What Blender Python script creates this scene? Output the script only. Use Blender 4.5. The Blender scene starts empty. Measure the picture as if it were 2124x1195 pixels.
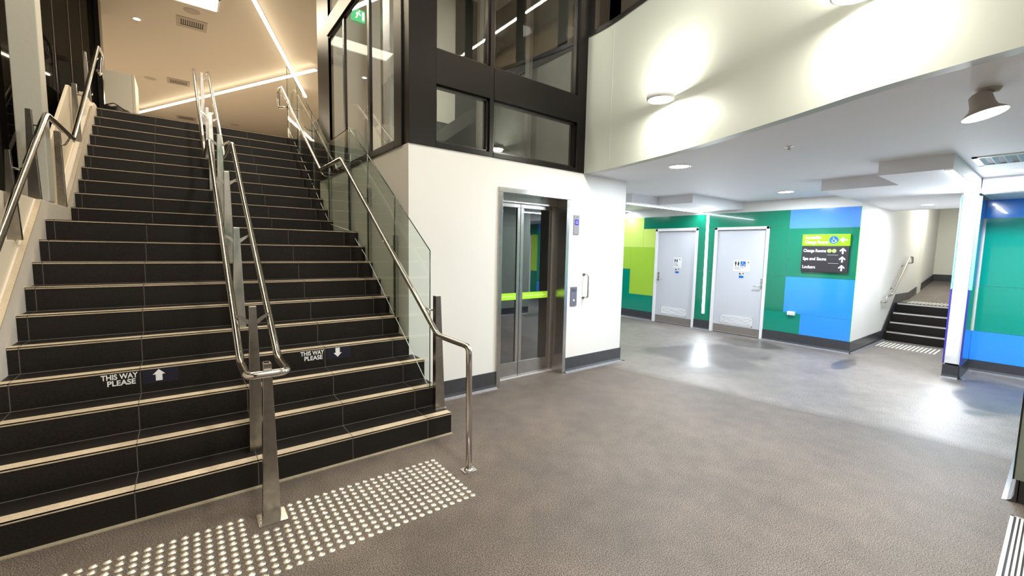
import bpy, bmesh, math, random
from mathutils import Vector, Matrix
random.seed(7)
scene = bpy.context.scene
COL = scene.collection
PI = math.pi

# ------------------------------------------------------------------ dimensions (metres)
T, R, TU, LAND = .2472, .1732, .2547, 1.0989        # lower going, rise, upper going, landing length
XL, XR = -2.156, .495                                # stair side lines
YW = .7494                                           # lift wall front
XT0, XT1 = .4547, 3.6547                             # lift tower sides
XG = 7.1435                                          # green panel wall
ZC = 2.525                                           # lower ceiling
ZB = 2.385                                           # bulkhead undersides
ZU = 6.0                                             # upper ceiling
ZF = 20 * R                                          # upper floor

# ------------------------------------------------------------------ materials
MATS = {}
def mat(name, col, rough=.5, metal=0., spec=.5, emit=None, es=0., coat=0., noise=None, bump=None, alpha_noise=None):
    m = bpy.data.materials.new(name); m.use_nodes = True
    nt = m.node_tree; b = nt.nodes['Principled BSDF']
    b.inputs['Base Color'].default_value = (*col, 1)
    b.inputs['Roughness'].default_value = rough
    b.inputs['Metallic'].default_value = metal
    b.inputs['Specular IOR Level'].default_value = spec
    if coat: b.inputs['Coat Weight'].default_value = coat; b.inputs['Coat Roughness'].default_value = .03
    if emit: b.inputs['Emission Color'].default_value = (*emit, 1); b.inputs['Emission Strength'].default_value = es
    tc = nt.nodes.new('ShaderNodeTexCoord')
    if noise:
        sc, amt = noise
        n = nt.nodes.new('ShaderNodeTexNoise'); n.inputs['Scale'].default_value = sc; n.inputs['Detail'].default_value = 4
        nt.links.new(tc.outputs['Object'], n.inputs['Vector'])
        r = nt.nodes.new('ShaderNodeMapRange'); r.inputs[3].default_value = 1 - amt; r.inputs[4].default_value = 1 + amt
        nt.links.new(n.outputs['Fac'], r.inputs[0])
        mx = nt.nodes.new('ShaderNodeVectorMath'); mx.operation = 'SCALE'; mx.inputs[0].default_value = col
        nt.links.new(r.outputs[0], mx.inputs['Scale']); nt.links.new(mx.outputs[0], b.inputs['Base Color'])
    if bump:
        sc, st = bump
        n = nt.nodes.new('ShaderNodeTexNoise'); n.inputs['Scale'].default_value = sc; n.inputs['Detail'].default_value = 3
        nt.links.new(tc.outputs['Object'], n.inputs['Vector'])
        bp = nt.nodes.new('ShaderNodeBump'); bp.inputs['Strength'].default_value = st; bp.inputs['Distance'].default_value = .002
        nt.links.new(n.outputs['Fac'], bp.inputs['Height']); nt.links.new(bp.outputs[0], b.inputs['Normal'])
    MATS[name] = m
    return m

def emission(name, col, s):
    m = bpy.data.materials.new(name); m.use_nodes = True
    nt = m.node_tree; nt.nodes.clear()
    e = nt.nodes.new('ShaderNodeEmission'); e.inputs[0].default_value = (*col, 1); e.inputs[1].default_value = s
    o = nt.nodes.new('ShaderNodeOutputMaterial'); nt.links.new(e.outputs[0], o.inputs[0])
    MATS[name] = m; return m

def glass(name, tint, refl=1.0, base=.04):
    """Thin pane: tinted transparency plus a fresnel mirror reflection."""
    m = bpy.data.materials.new(name); m.use_nodes = True
    nt = m.node_tree; nt.nodes.clear()
    t = nt.nodes.new('ShaderNodeBsdfTransparent'); t.inputs[0].default_value = (*tint, 1)
    g = nt.nodes.new('ShaderNodeBsdfGlossy'); g.inputs['Roughness'].default_value = .015; g.inputs[0].default_value = (1, 1, 1, 1)
    f = nt.nodes.new('ShaderNodeFresnel'); f.inputs[0].default_value = 1.52
    mu = nt.nodes.new('ShaderNodeMath'); mu.operation = 'MULTIPLY_ADD'; mu.use_clamp = True
    mu.inputs[1].default_value = refl; mu.inputs[2].default_value = base
    mx = nt.nodes.new('ShaderNodeMixShader'); o = nt.nodes.new('ShaderNodeOutputMaterial')
    cap = nt.nodes.new('ShaderNodeMath'); cap.operation = 'MINIMUM'; cap.inputs[1].default_value = .30    # a coated pane never turns into a full mirror
    nt.links.new(f.outputs[0], mu.inputs[0]); nt.links.new(mu.outputs[0], cap.inputs[0]); nt.links.new(cap.outputs[0], mx.inputs[0])
    nt.links.new(t.outputs[0], mx.inputs[1]); nt.links.new(g.outputs[0], mx.inputs[2]); nt.links.new(mx.outputs[0], o.inputs[0])
    MATS[name] = m; return m

white = mat('wall_white', (.74, .735, .71), .55, noise=(1.5, .015), bump=(160, .06))
ceil_m = mat('ceiling_white', (.76, .755, .79), .7, bump=(160, .05))
ceil_up = mat('upper_ceiling_white', (.62, .565, .49), .7)
fasc_m = mat('fascia_paint', (.45, .475, .42), .45, noise=(1.2, .02))
stringer = mat('stringer_paint', (.66, .61, .55), .6, noise=(20, .05), bump=(260, .15))
black_clad = mat('dark_bronze_cladding', (.007, .0055, .005), .34, 0., .20, noise=(60, .2))
frame_dk = mat('window_frame_black', (.012, .010, .010), .25, .2)
steel = mat('brushed_steel', (.62, .60, .57), .24, 1., noise=(9, .12))
steel_dk = mat('weathered_steel', (.34, .32, .29), .27, 1., noise=(26, .35))
chrome = mat('polished_steel', (.60, .57, .53), .15, 1., noise=(8, .1))
lift_steel = mat('lift_stainless', (.55, .54, .52), .22, 1., noise=(14, .15))
lift_grey = mat('lift_leaf_steel', (.42, .40, .38), .35, .85, noise=(30, .15))
skirt = mat('coved_vinyl', (.045, .046, .053), .30, spec=.5, noise=(14, .25))
cove_m = mat('cove_flange', (.20, .20, .215), .22, spec=.6, noise=(30, .3))
green_d = mat('green_glass_panel', (.003, .20, .115), .14, spec=.5, coat=.5)
green_b = mat('bright_green_panel', (.0, .29, .22), .14, spec=.5, coat=.5)
teal = mat('teal_green_panel', (.0, .26, .175), .14, spec=.5, coat=.5)
lime = mat('lime_panel', (.38, .62, .06), .18, coat=.4)
lime_y = mat('yellow_lime_panel', (.60, .78, .16), .18, coat=.4)
blue = mat('sky_blue_panel', (.030, .30, .88), .14, coat=.5)
blue_t = mat('royal_blue_panel', (.08, .27, .76), .14, coat=.5)
purple = mat('violet_edge', (.05, .04, .38), .3)
cyan = mat('light_cyan_edge', (.25, .75, .85), .3)
white_gl = mat('white_gloss_paint', (.82, .82, .83), .3)
door_m = mat('door_grey_paint', (.60, .61, .66), .4, noise=(3, .02))
kick = mat('kick_plate_steel', (.32, .28, .25), .45, .6, noise=(60, .3))
beige_wall = mat('corridor_paint', (.72, .72, .65), .55)
tact_w = mat('tactile_white', (.82, .82, .74), .5)
alum = mat('aluminium_grille', (.72, .70, .70), .3, .6)
blackm = mat('matt_black', (.01, .01, .012), .6)
navy = mat('navy_vinyl', (.006, .008, .022), .35)
lett_w = mat('white_lettering', (.85, .86, .88), .5)
lett_k = mat('black_lettering', (.01, .01, .012), .5)
sign_dk = mat('charcoal_sign', (.032, .028, .034), .4)
sign_gr = mat('lime_sign_band', (.28, .72, .0), .4)
sign_bl = mat('sign_blue', (.0, .13, .55), .4)
pale_gr = mat('pale_green_dot', (.42, .85, .15), .5)
plastic_w = mat('white_plastic', (.80, .80, .82), .35)
panel_gr = mat('greenish_grey_panel', (.20, .23, .19), .5, noise=(8, .05))
lamp_body = mat('beige_lamp_body', (.42, .38, .34), .5)
vent_m = mat('vent_beige', (.42, .37, .32), .6)
vent_dk = mat('vent_slot_dark', (.05, .045, .04), .8)
lime_strip = mat('lime_safety_film', (.36, .70, .03), .4)
film_txt = mat('pale_film_text', (.72, .95, .35), .5)
car_m = mat('lift_car_grey', (.11, .12, .125), .4, .3, noise=(4, .3))
shaft_m = mat('shaft_grey', (.52, .53, .50), .6, noise=(3, .12))
counter_m = mat('counter_laminate', (.60, .58, .52), .5)
bag_m = mat('black_bag_fabric', (.012, .01, .012), .45, noise=(25, .6))
blind_m = mat('room_beige', (.55, .44, .30), .7)
curtain_blk = mat('black_glass', (.006, .005, .005), .08, spec=.6)
mull_m = mat('bronze_mullion', (.10, .075, .055), .3, .7)
pane = glass('window_pane', (.86, .88, .86), .75, .02)
pane_bal = glass('balustrade_glass', (.84, .90, .86), .7, .02)
pane_lift = glass('lift_glass', (.50, .54, .56), 1.6, .20)
glass_edge = mat('glass_edge_dark', (.01, .03, .025), .2)
glass_edge_l = mat('glass_edge_light', (.55, .62, .56), .25)

WARM, COOL, NEUT = (1., .84, .60), (.86, .93, 1.), (1., .97, .86)
led_warm = emission('led_warm', (1., .86, .60), 9)
led_cool = emission('led_cool', (.80, .93, 1.), 11)
lamp_n = emission('lamp_neutral', (1., .97, .86), 30)
lamp_c = emission('lamp_cool', (.98, .99, 1.), 22)
sky_panel = emission('light_panel', (1., .93, .70), 3.)
disp_blue = emission('display_blue', (.05, .05, .75), 1.2)
disp_txt = emission('display_digit', (.45, .5, 1.), 1.6)
exit_g = emission('exit_green', (.05, .60, .22), 1.6)
exit_w = emission('exit_white', (.85, 1., .92), 2.)

def black_glazing(name):
    m = bpy.data.materials.new(name); m.use_nodes = True; nt = m.node_tree; nt.nodes.clear()
    d = nt.nodes.new('ShaderNodeBsdfDiffuse'); d.inputs[0].default_value = (.006, .005, .004, 1)
    g = nt.nodes.new('ShaderNodeBsdfGlossy'); g.inputs['Roughness'].default_value = .03
    mx = nt.nodes.new('ShaderNodeMixShader'); mx.inputs[0].default_value = .055; o = nt.nodes.new('ShaderNodeOutputMaterial')
    nt.links.new(d.outputs[0], mx.inputs[1]); nt.links.new(g.outputs[0], mx.inputs[2]); nt.links.new(mx.outputs[0], o.inputs[0]); return m
curtain_blk = black_glazing('black_glass')

# floor: speckled resin with damp patches
def floor_material():
    m = bpy.data.materials.new('resin_floor'); m.use_nodes = True; nt = m.node_tree; b = nt.nodes['Principled BSDF']
    N, L = nt.nodes.new, nt.links.new
    tc = N('ShaderNodeTexCoord')
    n1 = N('ShaderNodeTexNoise'); n1.inputs['Scale'].default_value = 170; n1.inputs['Detail'].default_value = 3
    n2 = N('ShaderNodeTexNoise'); n2.inputs['Scale'].default_value = 1.1; n2.inputs['Detail'].default_value = 5; n2.inputs['Roughness'].default_value = .6
    n3 = N('ShaderNodeTexNoise'); n3.inputs['Scale'].default_value = 7; n3.inputs['Detail'].default_value = 4
    for n in (n1, n2, n3): L(tc.outputs['Object'], n.inputs['Vector'])
    c1 = N('ShaderNodeValToRGB'); c1.color_ramp.elements[0].position = .40; c1.color_ramp.elements[1].position = .61
    c1.color_ramp.elements[0].color = (.021, .016, .0125, 1); c1.color_ramp.elements[1].color = (.182, .146, .121, 1)
    L(n1.outputs['Fac'], c1.inputs[0])
    def mr(src, a, b_, lo, hi):
        r = N('ShaderNodeMapRange'); r.inputs[1].default_value = a; r.inputs[2].default_value = b_; r.inputs[3].default_value = lo; r.inputs[4].default_value = hi
        L(src, r.inputs[0]); return r.outputs[0]
    k2 = mr(n2.outputs['Fac'], .34, .66, .80, 1.2); k3 = mr(n3.outputs['Fac'], .3, .7, .87, 1.13)
    mu = N('ShaderNodeMath'); mu.operation = 'MULTIPLY'; L(k2, mu.inputs[0]); L(k3, mu.inputs[1])
    # damp patches: noisy ellipses at known spots on the floor
    sep = N('ShaderNodeSeparateXYZ'); L(tc.outputs['Object'], sep.inputs[0])
    nw = N('ShaderNodeTexNoise'); nw.inputs['Scale'].default_value = 1.6; nw.inputs['Detail'].default_value = 5; L(tc.outputs['Object'], nw.inputs['Vector'])
    wsum = None
    for (px, py, rx, ry) in [(5.1, .25, .85, .75), (5.95, -2.62, .95, .38), (6.55, .25, .35, .6), (6.3, -1.2, .5, .12)]:
        a = N('ShaderNodeMath'); a.operation = 'MULTIPLY_ADD'; a.inputs[1].default_value = 1 / rx; a.inputs[2].default_value = -px / rx; L(sep.outputs[0], a.inputs[0])
        c = N('ShaderNodeMath'); c.operation = 'MULTIPLY_ADD'; c.inputs[1].default_value = 1 / ry; c.inputs[2].default_value = -py / ry; L(sep.outputs[1], c.inputs[0])
        a2 = N('ShaderNodeMath'); a2.operation = 'MULTIPLY'; L(a.outputs[0], a2.inputs[0]); L(a.outputs[0], a2.inputs[1])
        c2 = N('ShaderNodeMath'); c2.operation = 'MULTIPLY_ADD'; L(c.outputs[0], c2.inputs[0]); L(c.outputs[0], c2.inputs[1]); L(a2.outputs[0], c2.inputs[2])
        w = N('ShaderNodeMath'); w.operation = 'MULTIPLY_ADD'; w.inputs[1].default_value = 3.4; L(nw.outputs['Fac'], w.inputs[0]); L(c2.outputs[0], w.inputs[2])
        v = mr(w.outputs[0], 2.35, 2.95, 1, 0)
        if wsum is None: wsum = v
        else:
            mm = N('ShaderNodeMath'); mm.operation = 'MAXIMUM'; L(wsum, mm.inputs[0]); L(v, mm.inputs[1]); wsum = mm.outputs[0]
    kd = mr(wsum, 0, 1, 1, .60)
    mu2 = N('ShaderNodeMath'); mu2.operation = 'MULTIPLY'; L(mu.outputs[0], mu2.inputs[0]); L(kd, mu2.inputs[1])
    vm = N('ShaderNodeVectorMath'); vm.operation = 'SCALE'; L(c1.outputs[0], vm.inputs[0]); L(mu2.outputs[0], vm.inputs['Scale'])
    # the lobby side of the floor joint is an older, greyer and lighter batch of resin
    sl = N('ShaderNodeMath'); sl.operation = 'MULTIPLY_ADD'; sl.inputs[1].default_value = .16; sl.inputs[2].default_value = 0; L(sep.outputs[1], sl.inputs[0])
    ad = N('ShaderNodeMath'); ad.operation = 'ADD'; L(sep.outputs[0], ad.inputs[0]); L(sl.outputs[0], ad.inputs[1])
    nz = N('ShaderNodeMath'); nz.operation = 'MULTIPLY_ADD'; nz.inputs[1].default_value = .10; L(n2.outputs['Fac'], nz.inputs[0]); L(ad.outputs[0], nz.inputs[2])
    side = mr(nz.outputs[0], 3.38, 3.60, 0, 1)
    gx = N('ShaderNodeMix'); gx.data_type = 'RGBA'; gx.blend_type = 'MIX'; L(side, gx.inputs[0]); L(vm.outputs[0], gx.inputs[6])
    gr = N('ShaderNodeVectorMath'); gr.operation = 'MULTIPLY'; gr.inputs[1].default_value = (1.75, 1.88, 2.05); L(vm.outputs[0], gr.inputs[0]); L(gr.outputs[0], gx.inputs[7])
    jl = mr(nz.outputs[0], 3.403, 3.407, 1, 0); jr = mr(nz.outputs[0], 3.395, 3.399, 0, 1)
    jm = N('ShaderNodeMath'); jm.operation = 'MULTIPLY'; L(jl, jm.inputs[0]); L(jr, jm.inputs[1])
    gj = N('ShaderNodeMix'); gj.data_type = 'RGBA'; L(jm.outputs[0], gj.inputs[0]); L(gx.outputs[2], gj.inputs[6]); gj.inputs[7].default_value = (.04, .035, .03, 1)
    L(gj.outputs[2], b.inputs['Base Color'])
    rr = mr(wsum, 0, 1, 0, -.20); r0 = mr(side, 0, 1, .60, .51)
    ra = N('ShaderNodeMath'); ra.operation = 'ADD'; L(rr, ra.inputs[0]); L(r0, ra.inputs[1]); L(ra.outputs[0], b.inputs['Roughness'])
    b.inputs['Specular IOR Level'].default_value = .55
    bp = N('ShaderNodeBump'); bp.inputs['Strength'].default_value = .28; bp.inputs['Distance'].default_value = .0015
    L(n1.outputs['Fac'], bp.inputs['Height']); L(bp.outputs[0], b.inputs['Normal'])
    return m
floor_m = floor_material()

def tile_material(name, ca, cb, grout, rough, grooves=False):
    m = bpy.data.materials.new(name); m.use_nodes = True; nt = m.node_tree; b = nt.nodes['Principled BSDF']
    N, L = nt.nodes.new, nt.links.new
    tc = N('ShaderNodeTexCoord'); sep = N('ShaderNodeSeparateXYZ'); L(tc.outputs['Object'], sep.inputs[0])
    n = N('ShaderNodeTexNoise'); n.inputs['Scale'].default_value = 110; n.inputs['Detail'].default_value = 4; L(tc.outputs['Object'], n.inputs['Vector'])
    n2 = N('ShaderNodeTexNoise'); n2.inputs['Scale'].default_value = 2.2; n2.inputs['Detail'].default_value = 3; L(tc.outputs['Object'], n2.inputs['Vector'])
    r = N('ShaderNodeValToRGB'); r.color_ramp.elements[0].position = .3; r.color_ramp.elements[1].position = .72
    r.color_ramp.elements[0].color = (*ca, 1); r.color_ramp.elements[1].color = (*cb, 1); L(n.outputs['Fac'], r.inputs[0])
    mr = N('ShaderNodeMapRange'); mr.inputs[1].default_value = .3; mr.inputs[2].default_value = .7; mr.inputs[3].default_value = .8; mr.inputs[4].default_value = 1.2; L(n2.outputs['Fac'], mr.inputs[0])
    vs = N('ShaderNodeVectorMath'); vs.operation = 'SCALE'; L(r.outputs[0], vs.inputs[0]); L(mr.outputs[0], vs.inputs['Scale'])
    # grout joints every 598 mm
    a = N('ShaderNodeMath'); a.operation = 'ADD'; a.inputs[1].default_value = 1.507 + .598 * 20.5; L(sep.outputs[0], a.inputs[0])
    md = N('ShaderNodeMath'); md.operation = 'MODULO'; md.inputs[1].default_value = .598; L(a.outputs[0], md.inputs[0])
    s = N('ShaderNodeMath'); s.operation = 'SUBTRACT'; s.inputs[1].default_value = .299; L(md.outputs[0], s.inputs[0])
    ab = N('ShaderNodeMath'); ab.operation = 'ABSOLUTE'; L(s.outputs[0], ab.inputs[0])
    lt = N('ShaderNodeMath'); lt.operation = 'LESS_THAN'; lt.inputs[1].default_value = .0024; L(ab.outputs[0], lt.inputs[0])
    mx = N('ShaderNodeMix'); mx.data_type = 'RGBA'; L(lt.outputs[0], mx.inputs[0]); L(vs.outputs[0], mx.inputs[6]); mx.inputs[7].default_value = (*grout, 1)
    L(mx.outputs[2], b.inputs['Base Color']); b.inputs['Roughness'].default_value = rough; b.inputs['Specular IOR Level'].default_value = .3
    bp = N('ShaderNodeBump'); bp.inputs['Strength'].default_value = .2; bp.inputs['Distance'].default_value = .001; L(n.outputs['Fac'], bp.inputs['Height']); L(bp.outputs[0], b.inputs['Normal'])
    return m
tile_m = tile_material('charcoal_stair_tile', (.0045, .0036, .003), (.015, .012, .010), (.10, .09, .078), .5)
nose_m = tile_material('cream_nosing', (.44, .365, .26), (.58, .49, .36), (.12, .10, .08), .5)
grout_m = mat('light_grout', (.16, .15, .135), .8)

# ------------------------------------------------------------------ mesh helpers
class MB:
    def __init__(s): s.bm = bmesh.new()
    def face(s, pts):
        vs = [s.bm.verts.new(p) for p in pts]
        try: return s.bm.faces.new(vs)
        except ValueError: return None
    def box(s, a, b, bev=0):
        x0, y0, z0 = [min(a[i], b[i]) for i in range(3)]; x1, y1, z1 = [max(a[i], b[i]) for i in range(3)]
        v = [s.bm.verts.new(p) for p in [(x0,y0,z0),(x1,y0,z0),(x1,y1,z0),(x0,y1,z0),(x0,y0,z1),(x1,y0,z1),(x1,y1,z1),(x0,y1,z1)]]
        fs = [s.bm.faces.new([v[i] for i in q]) for q in [(3,2,1,0),(4,5,6,7),(0,1,5,4),(1,2,6,5),(2,3,7,6),(3,0,4,7)]]
        if bev:
            es = list({e for f in fs for e in f.edges})
            bmesh.ops.bevel(s.bm, geom=es, offset=bev, segments=2, affect='EDGES', profile=.5)
        return s
    def prism(s, pts, ext):
        """closed polygon (3D points) extruded by the vector ext"""
        e = Vector(ext); n = len(pts)
        a = [s.bm.verts.new(p) for p in pts]; b = [s.bm.verts.new(Vector(p) + e) for p in pts]
        s.bm.faces.new(a[::-1]); s.bm.faces.new(b)
        for i in range(n): s.bm.faces.new([a[i], a[(i+1) % n], b[(i+1) % n], b[i]])
        return s
    def tube(s, path, r, seg=14, rad=None, cap=True):
        """round tube along a path; corners rounded with radius rad"""
        P = [Vector(p) for p in path]
        if rad:
            Q = [P[0]]
            for i in range(1, len(P) - 1):
                a, b, c = P[i-1], P[i], P[i+1]
                u, w = (a - b), (c - b); d = min(rad, u.length * .45, w.length * .45)
                u.normalize(); w.normalize(); p0, p1 = b + u * d, b + w * d
                for k in range(7):
                    t = k / 6; Q.append(p0 * (1-t)**2 + b * 2*t*(1-t) + p1 * t*t)
            Q.append(P[-1]); P = Q
        rings = []; prev = None
        for i, p in enumerate(P):
            t0 = (P[i] - P[i-1]).normalized() if i else None
            t1 = (P[i+1] - P[i]).normalized() if i < len(P) - 1 else None
            t = (t0 + t1).normalized() if t0 and t1 and (t0 + t1).length > 1e-6 else (t0 or t1)
            if prev is None: n = t.orthogonal().normalized()
            else:
                n = prev - t * prev.dot(t)
                n = n.normalized() if n.length > 1e-6 else t.orthogonal().normalized()
            prev = n; b = t.cross(n)
            rings.append([s.bm.verts.new(p + (n * math.cos(2*PI*k/seg) + b * math.sin(2*PI*k/seg)) * r) for k in range(seg)])
        for A, B in zip(rings, rings[1:]):
            for k in range(seg):
                f = s.bm.faces.new([A[k], A[(k+1) % seg], B[(k+1) % seg], B[k]]); f.smooth = True
        if cap: s.bm.faces.new(rings[0][::-1]); s.bm.faces.new(rings[-1])
        return s
    def lathe(s, prof, mtx=None, seg=32, smooth=True):
        """profile [(r, z)...] turned about local Z, placed by mtx"""
        mtx = mtx or Matrix(); rings = []
        for r, z in prof:
            if r < 1e-6: rings.append([s.bm.verts.new(mtx @ Vector((0, 0, z)))])
            else: rings.append([s.bm.verts.new(mtx @ Vector((r*math.cos(2*PI*k/seg), r*math.sin(2*PI*k/seg), z))) for k in range(seg)])
        for A, B in zip(rings, rings[1:]):
            for k in range(seg):
                q = [A[k % len(A)], A[(k+1) % len(A)], B[(k+1) % len(B)], B[k % len(B)]]
                u = []
                for v in q:
                    if v not in u: u.append(v)
                if len(u) > 2:
                    f = s.bm.faces.new(u); f.smooth = smooth
        return s
    def build(s, name, m, parent=None, bevel=0, mats=None):
        bmesh.ops.recalc_face_normals(s.bm, faces=s.bm.faces[:])
        me = bpy.data.meshes.new(name); s.bm.to_mesh(me); s.bm.free()
        for mm in ([m] if m is not None else []) + (mats or []): me.materials.append(mm)
        o = bpy.data.objects.new(name, me); COL.objects.link(o)
        if bevel:
            md = o.modifiers.new('bevel', 'BEVEL'); md.width = bevel; md.segments = 2; md.limit_method = 'ANGLE'
        if parent is not None:
            o.parent = parent
            loc = Vector(); p = parent
            o.matrix_parent_inverse = world_of(parent).inverted()
        return o

def world_of(o):
    m = o.matrix_basis.copy()
    if o.parent is not None: m = world_of(o.parent) @ o.matrix_parent_inverse @ m
    return m
def tag(o, label, cat, group=None, kind=None):
    if label: o['label'] = label
    if cat: o['category'] = cat
    if group: o['group'] = group
    if kind: o['kind'] = kind
    return o
def thing(name, label, cat, loc=(0, 0, 0), group=None, kind=None):
    o = bpy.data.objects.new(name, None); COL.objects.link(o); o.location = loc
    o.empty_display_size = .1
    return tag(o, label, cat, group, kind)
def struct(o, label=None, cat='structure'):
    o['kind'] = 'structure'
    if label: o['label'] = label; o['category'] = cat
    return o
def basis(origin, right, up):
    r, u = Vector(right).normalized(), Vector(up).normalized(); n = r.cross(u)
    m = Matrix.Identity(4)
    for i in range(3): m[i][0], m[i][1], m[i][2], m[i][3] = r[i], u[i], n[i], origin[i]
    return m
FONT = None
def text(name, body, size, origin, right, up, m, parent, ext=.0012, align='LEFT', bold=.0, sx=1., fit=None):
    c = bpy.data.curves.new(name, 'FONT'); c.body = body; c.size = size; c.extrude = ext; c.align_x = align; c.offset = bold; c.space_line = .95
    t = bpy.data.objects.new(name + '_tmp', c); COL.objects.link(t)
    bpy.context.view_layer.update()
    me = bpy.data.meshes.new_from_object(t.evaluated_get(bpy.context.evaluated_depsgraph_get()))
    bpy.data.objects.remove(t); bpy.data.curves.remove(c)
    if fit:
        xs = [v.co.x for v in me.vertices]; sx = fit / (max(xs) - min(xs))
    me.transform(basis(origin, right, up) @ Matrix.Diagonal((sx, 1, 1, 1))); me.name = name
    me.materials.clear(); me.materials.append(m)
    o = bpy.data.objects.new(name, me); COL.objects.link(o)
    if parent is not None: o.parent = parent; o.matrix_parent_inverse = world_of(parent).inverted()
    return o
def flat(mb, pts2, origin, right, up, depth=.001):
    """2D polygon on a plane, with thickness towards the viewer"""
    M = basis(origin, right, up); P = [M @ Vector((x, y, 0)) for x, y in pts2]
    n = (M.to_3x3() @ Vector((0, 0, 1))) * depth
    mb.prism(P, n); return mb
def circ(r, cx=0, cy=0, n=28, a0=0, a1=2*PI): return [(cx + r*math.cos(a0+(a1-a0)*k/n), cy + r*math.sin(a0+(a1-a0)*k/n)) for k in range(n + (0 if abs(a1-a0-2*PI) < 1e-6 else 1))]
def copy_tree(o, parent=None, loc=None):
    c = o.copy(); COL.objects.link(c)
    if parent is not None: c.parent = parent
    if loc is not None: c.location = loc
    for ch in list(o.children): copy_tree(ch, c)
    return c

# ------------------------------------------------------------------ camera
YA, PT, RO = .6543, -.0913, .0201
fwd = Vector((math.sin(YA)*math.cos(PT), math.cos(YA)*math.cos(PT), math.sin(PT)))
rgt = Vector((math.cos(YA), -math.sin(YA), 0)); upv = rgt.cross(fwd)
r2 = rgt*math.cos(RO) + upv*math.sin(RO); u2 = -rgt*math.sin(RO) + upv*math.cos(RO)
cd = bpy.data.cameras.new('camera'); cam = bpy.data.objects.new('camera', cd); COL.objects.link(cam)
cd.sensor_fit = 'HORIZONTAL'; cd.sensor_width = 36; cd.lens = 885.01 / 2124 * 36; cd.clip_start = .05; cd.clip_end = 100
M = Matrix.Identity(4)
for i in range(3): M[i][0], M[i][1], M[i][2] = r2[i], u2[i], -fwd[i]
M.translation = Vector((-1.2314, -3.0689, 1.5624)); cam.matrix_world = M
scene.camera = cam

# ------------------------------------------------------------------ stairs geometry
def nose(n):  # front edge of nosing n: y, z
    return ((n-1)*T if n <= 10 else 9*T + LAND + (n-11)*TU, n*R)

# ================================================================== SETTING
# floors
b = MB(); b.box((-6, -9, -.2), (14, 6, 0)); struct(b.build('floor', floor_m))
b = MB(); b.box((-8, 5.62, ZF-.3), (.4, 24, ZF)); b.box((.60, 3.96, ZF-.3), (3.2, 24, ZF)); b.box((.4, 5.62, ZF-.3), (.6, 24, ZF)); b.box((3.2, 7.9, ZF-.3), (14, 24, ZF))
struct(b.build('floor.001', mat('upper_floor_tile', (.44, .40, .36), .5, noise=(6, .1))))

FP = [(2.79, YW), (2.785, .55), (2.765, .32), (2.70, -.02), (2.63, -.36), (2.55, -.69), (2.46, -.99), (2.36, -1.27), (2.26, -1.54), (2.17, -1.78), (2.08, -2.0), (2.0, -2.19),
      (1.935, -2.38), (1.88, -2.6), (1.82, -2.86), (1.74, -3.3), (1.66, -3.9), (1.60, -5.0), (1.6, -9)]
# lower ceiling, bounded by the curved fascia
def slab(name, poly, z0, z1, m):
    b = MB(); b.prism([(x, y, z0) for x, y in poly], (0, 0, z1 - z0)); return struct(b.build(name, m))
slab('ceiling', [(x + .05, y) for x, y in FP[::-1]] + [(XT1, YW), (XT1, 7.9), (9.0, 7.9), (9.0, -9)], ZC, ZC + .2, ceil_m)
slab('ceiling.001', [(9.0, -9), (14, -9), (14, 7.9), (9.0, 7.9)], 2.95, 3.2, ceil_m)
slab('ceiling.002', [(-8, -9), (14, -9), (14, 24), (-8, 24)], ZU, ZU + .2, ceil_up)
# upper room floor beyond the fascia
slab('floor.002', [(x + .12, y) for x, y in FP[::-1]] + [(XT1, YW), (14, YW), (14, -9)], 3.26, ZF, ceil_m)

b = MB(); b.box((XT0, 4.0, 0), (.60, 5.62, ZF)); struct(b.build('wall_stair_side', tile_m))
# curved fascia wall
def sweep_wall(name, pts, z0, z1, th, m, bev=0):
    b = MB(); n = len(pts); off = []
    for i, p in enumerate(pts):
        a = Vector(pts[max(i-1, 0)]); c = Vector(pts[min(i+1, n-1)]); d = (c - a).normalized(); off.append((p[0] - d.y*th, p[1] + d.x*th))
    V = [[b.bm.verts.new((*q, z)) for q in (p, o) for z in (z0, z1)] for p, o in zip(pts, off)]
    for A, B in zip(V, V[1:]):
        for q in [(0, 1), (1, 3), (3, 2), (2, 0)]:
            f = b.bm.faces.new([A[q[0]], A[q[1]], B[q[1]], B[q[0]]])
    b.bm.faces.new([V[0][i] for i in (0, 2, 3, 1)]); b.bm.faces.new([V[-1][i] for i in (0, 1, 3, 2)])
    return b.build(name, m)
fine = []
for i in range(len(FP) - 1):                       # smooth the curve
    p0, p1, p2, p3 = [Vector(FP[max(0, min(len(FP)-1, i+k))]) for k in (-1, 0, 1, 2)]
    for k in range(5):
        t = k/5; fine.append(tuple(.5*((2*p1) + (-p0+p2)*t + (2*p0-5*p1+4*p2-p3)*t*t + (-p0+3*p1-3*p2+p3)*t**3)))
fine.append(FP[-1])
fw = struct(sweep_wall('wall_fascia', fine, ZC - .002, 4.15, .09, fasc_m))
for f in fw.data.polygons: f.use_smooth = abs(f.normal.z) < .5
md = fw.modifiers.new('es', 'EDGE_SPLIT'); md.split_angle = .6
# thin vertical cover joint of the fascia
b = MB(); b.box((2.7625, .317, ZC), (2.7662, .322, 4.15)); struct(b.build('trim_1', fasc_m))
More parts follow.
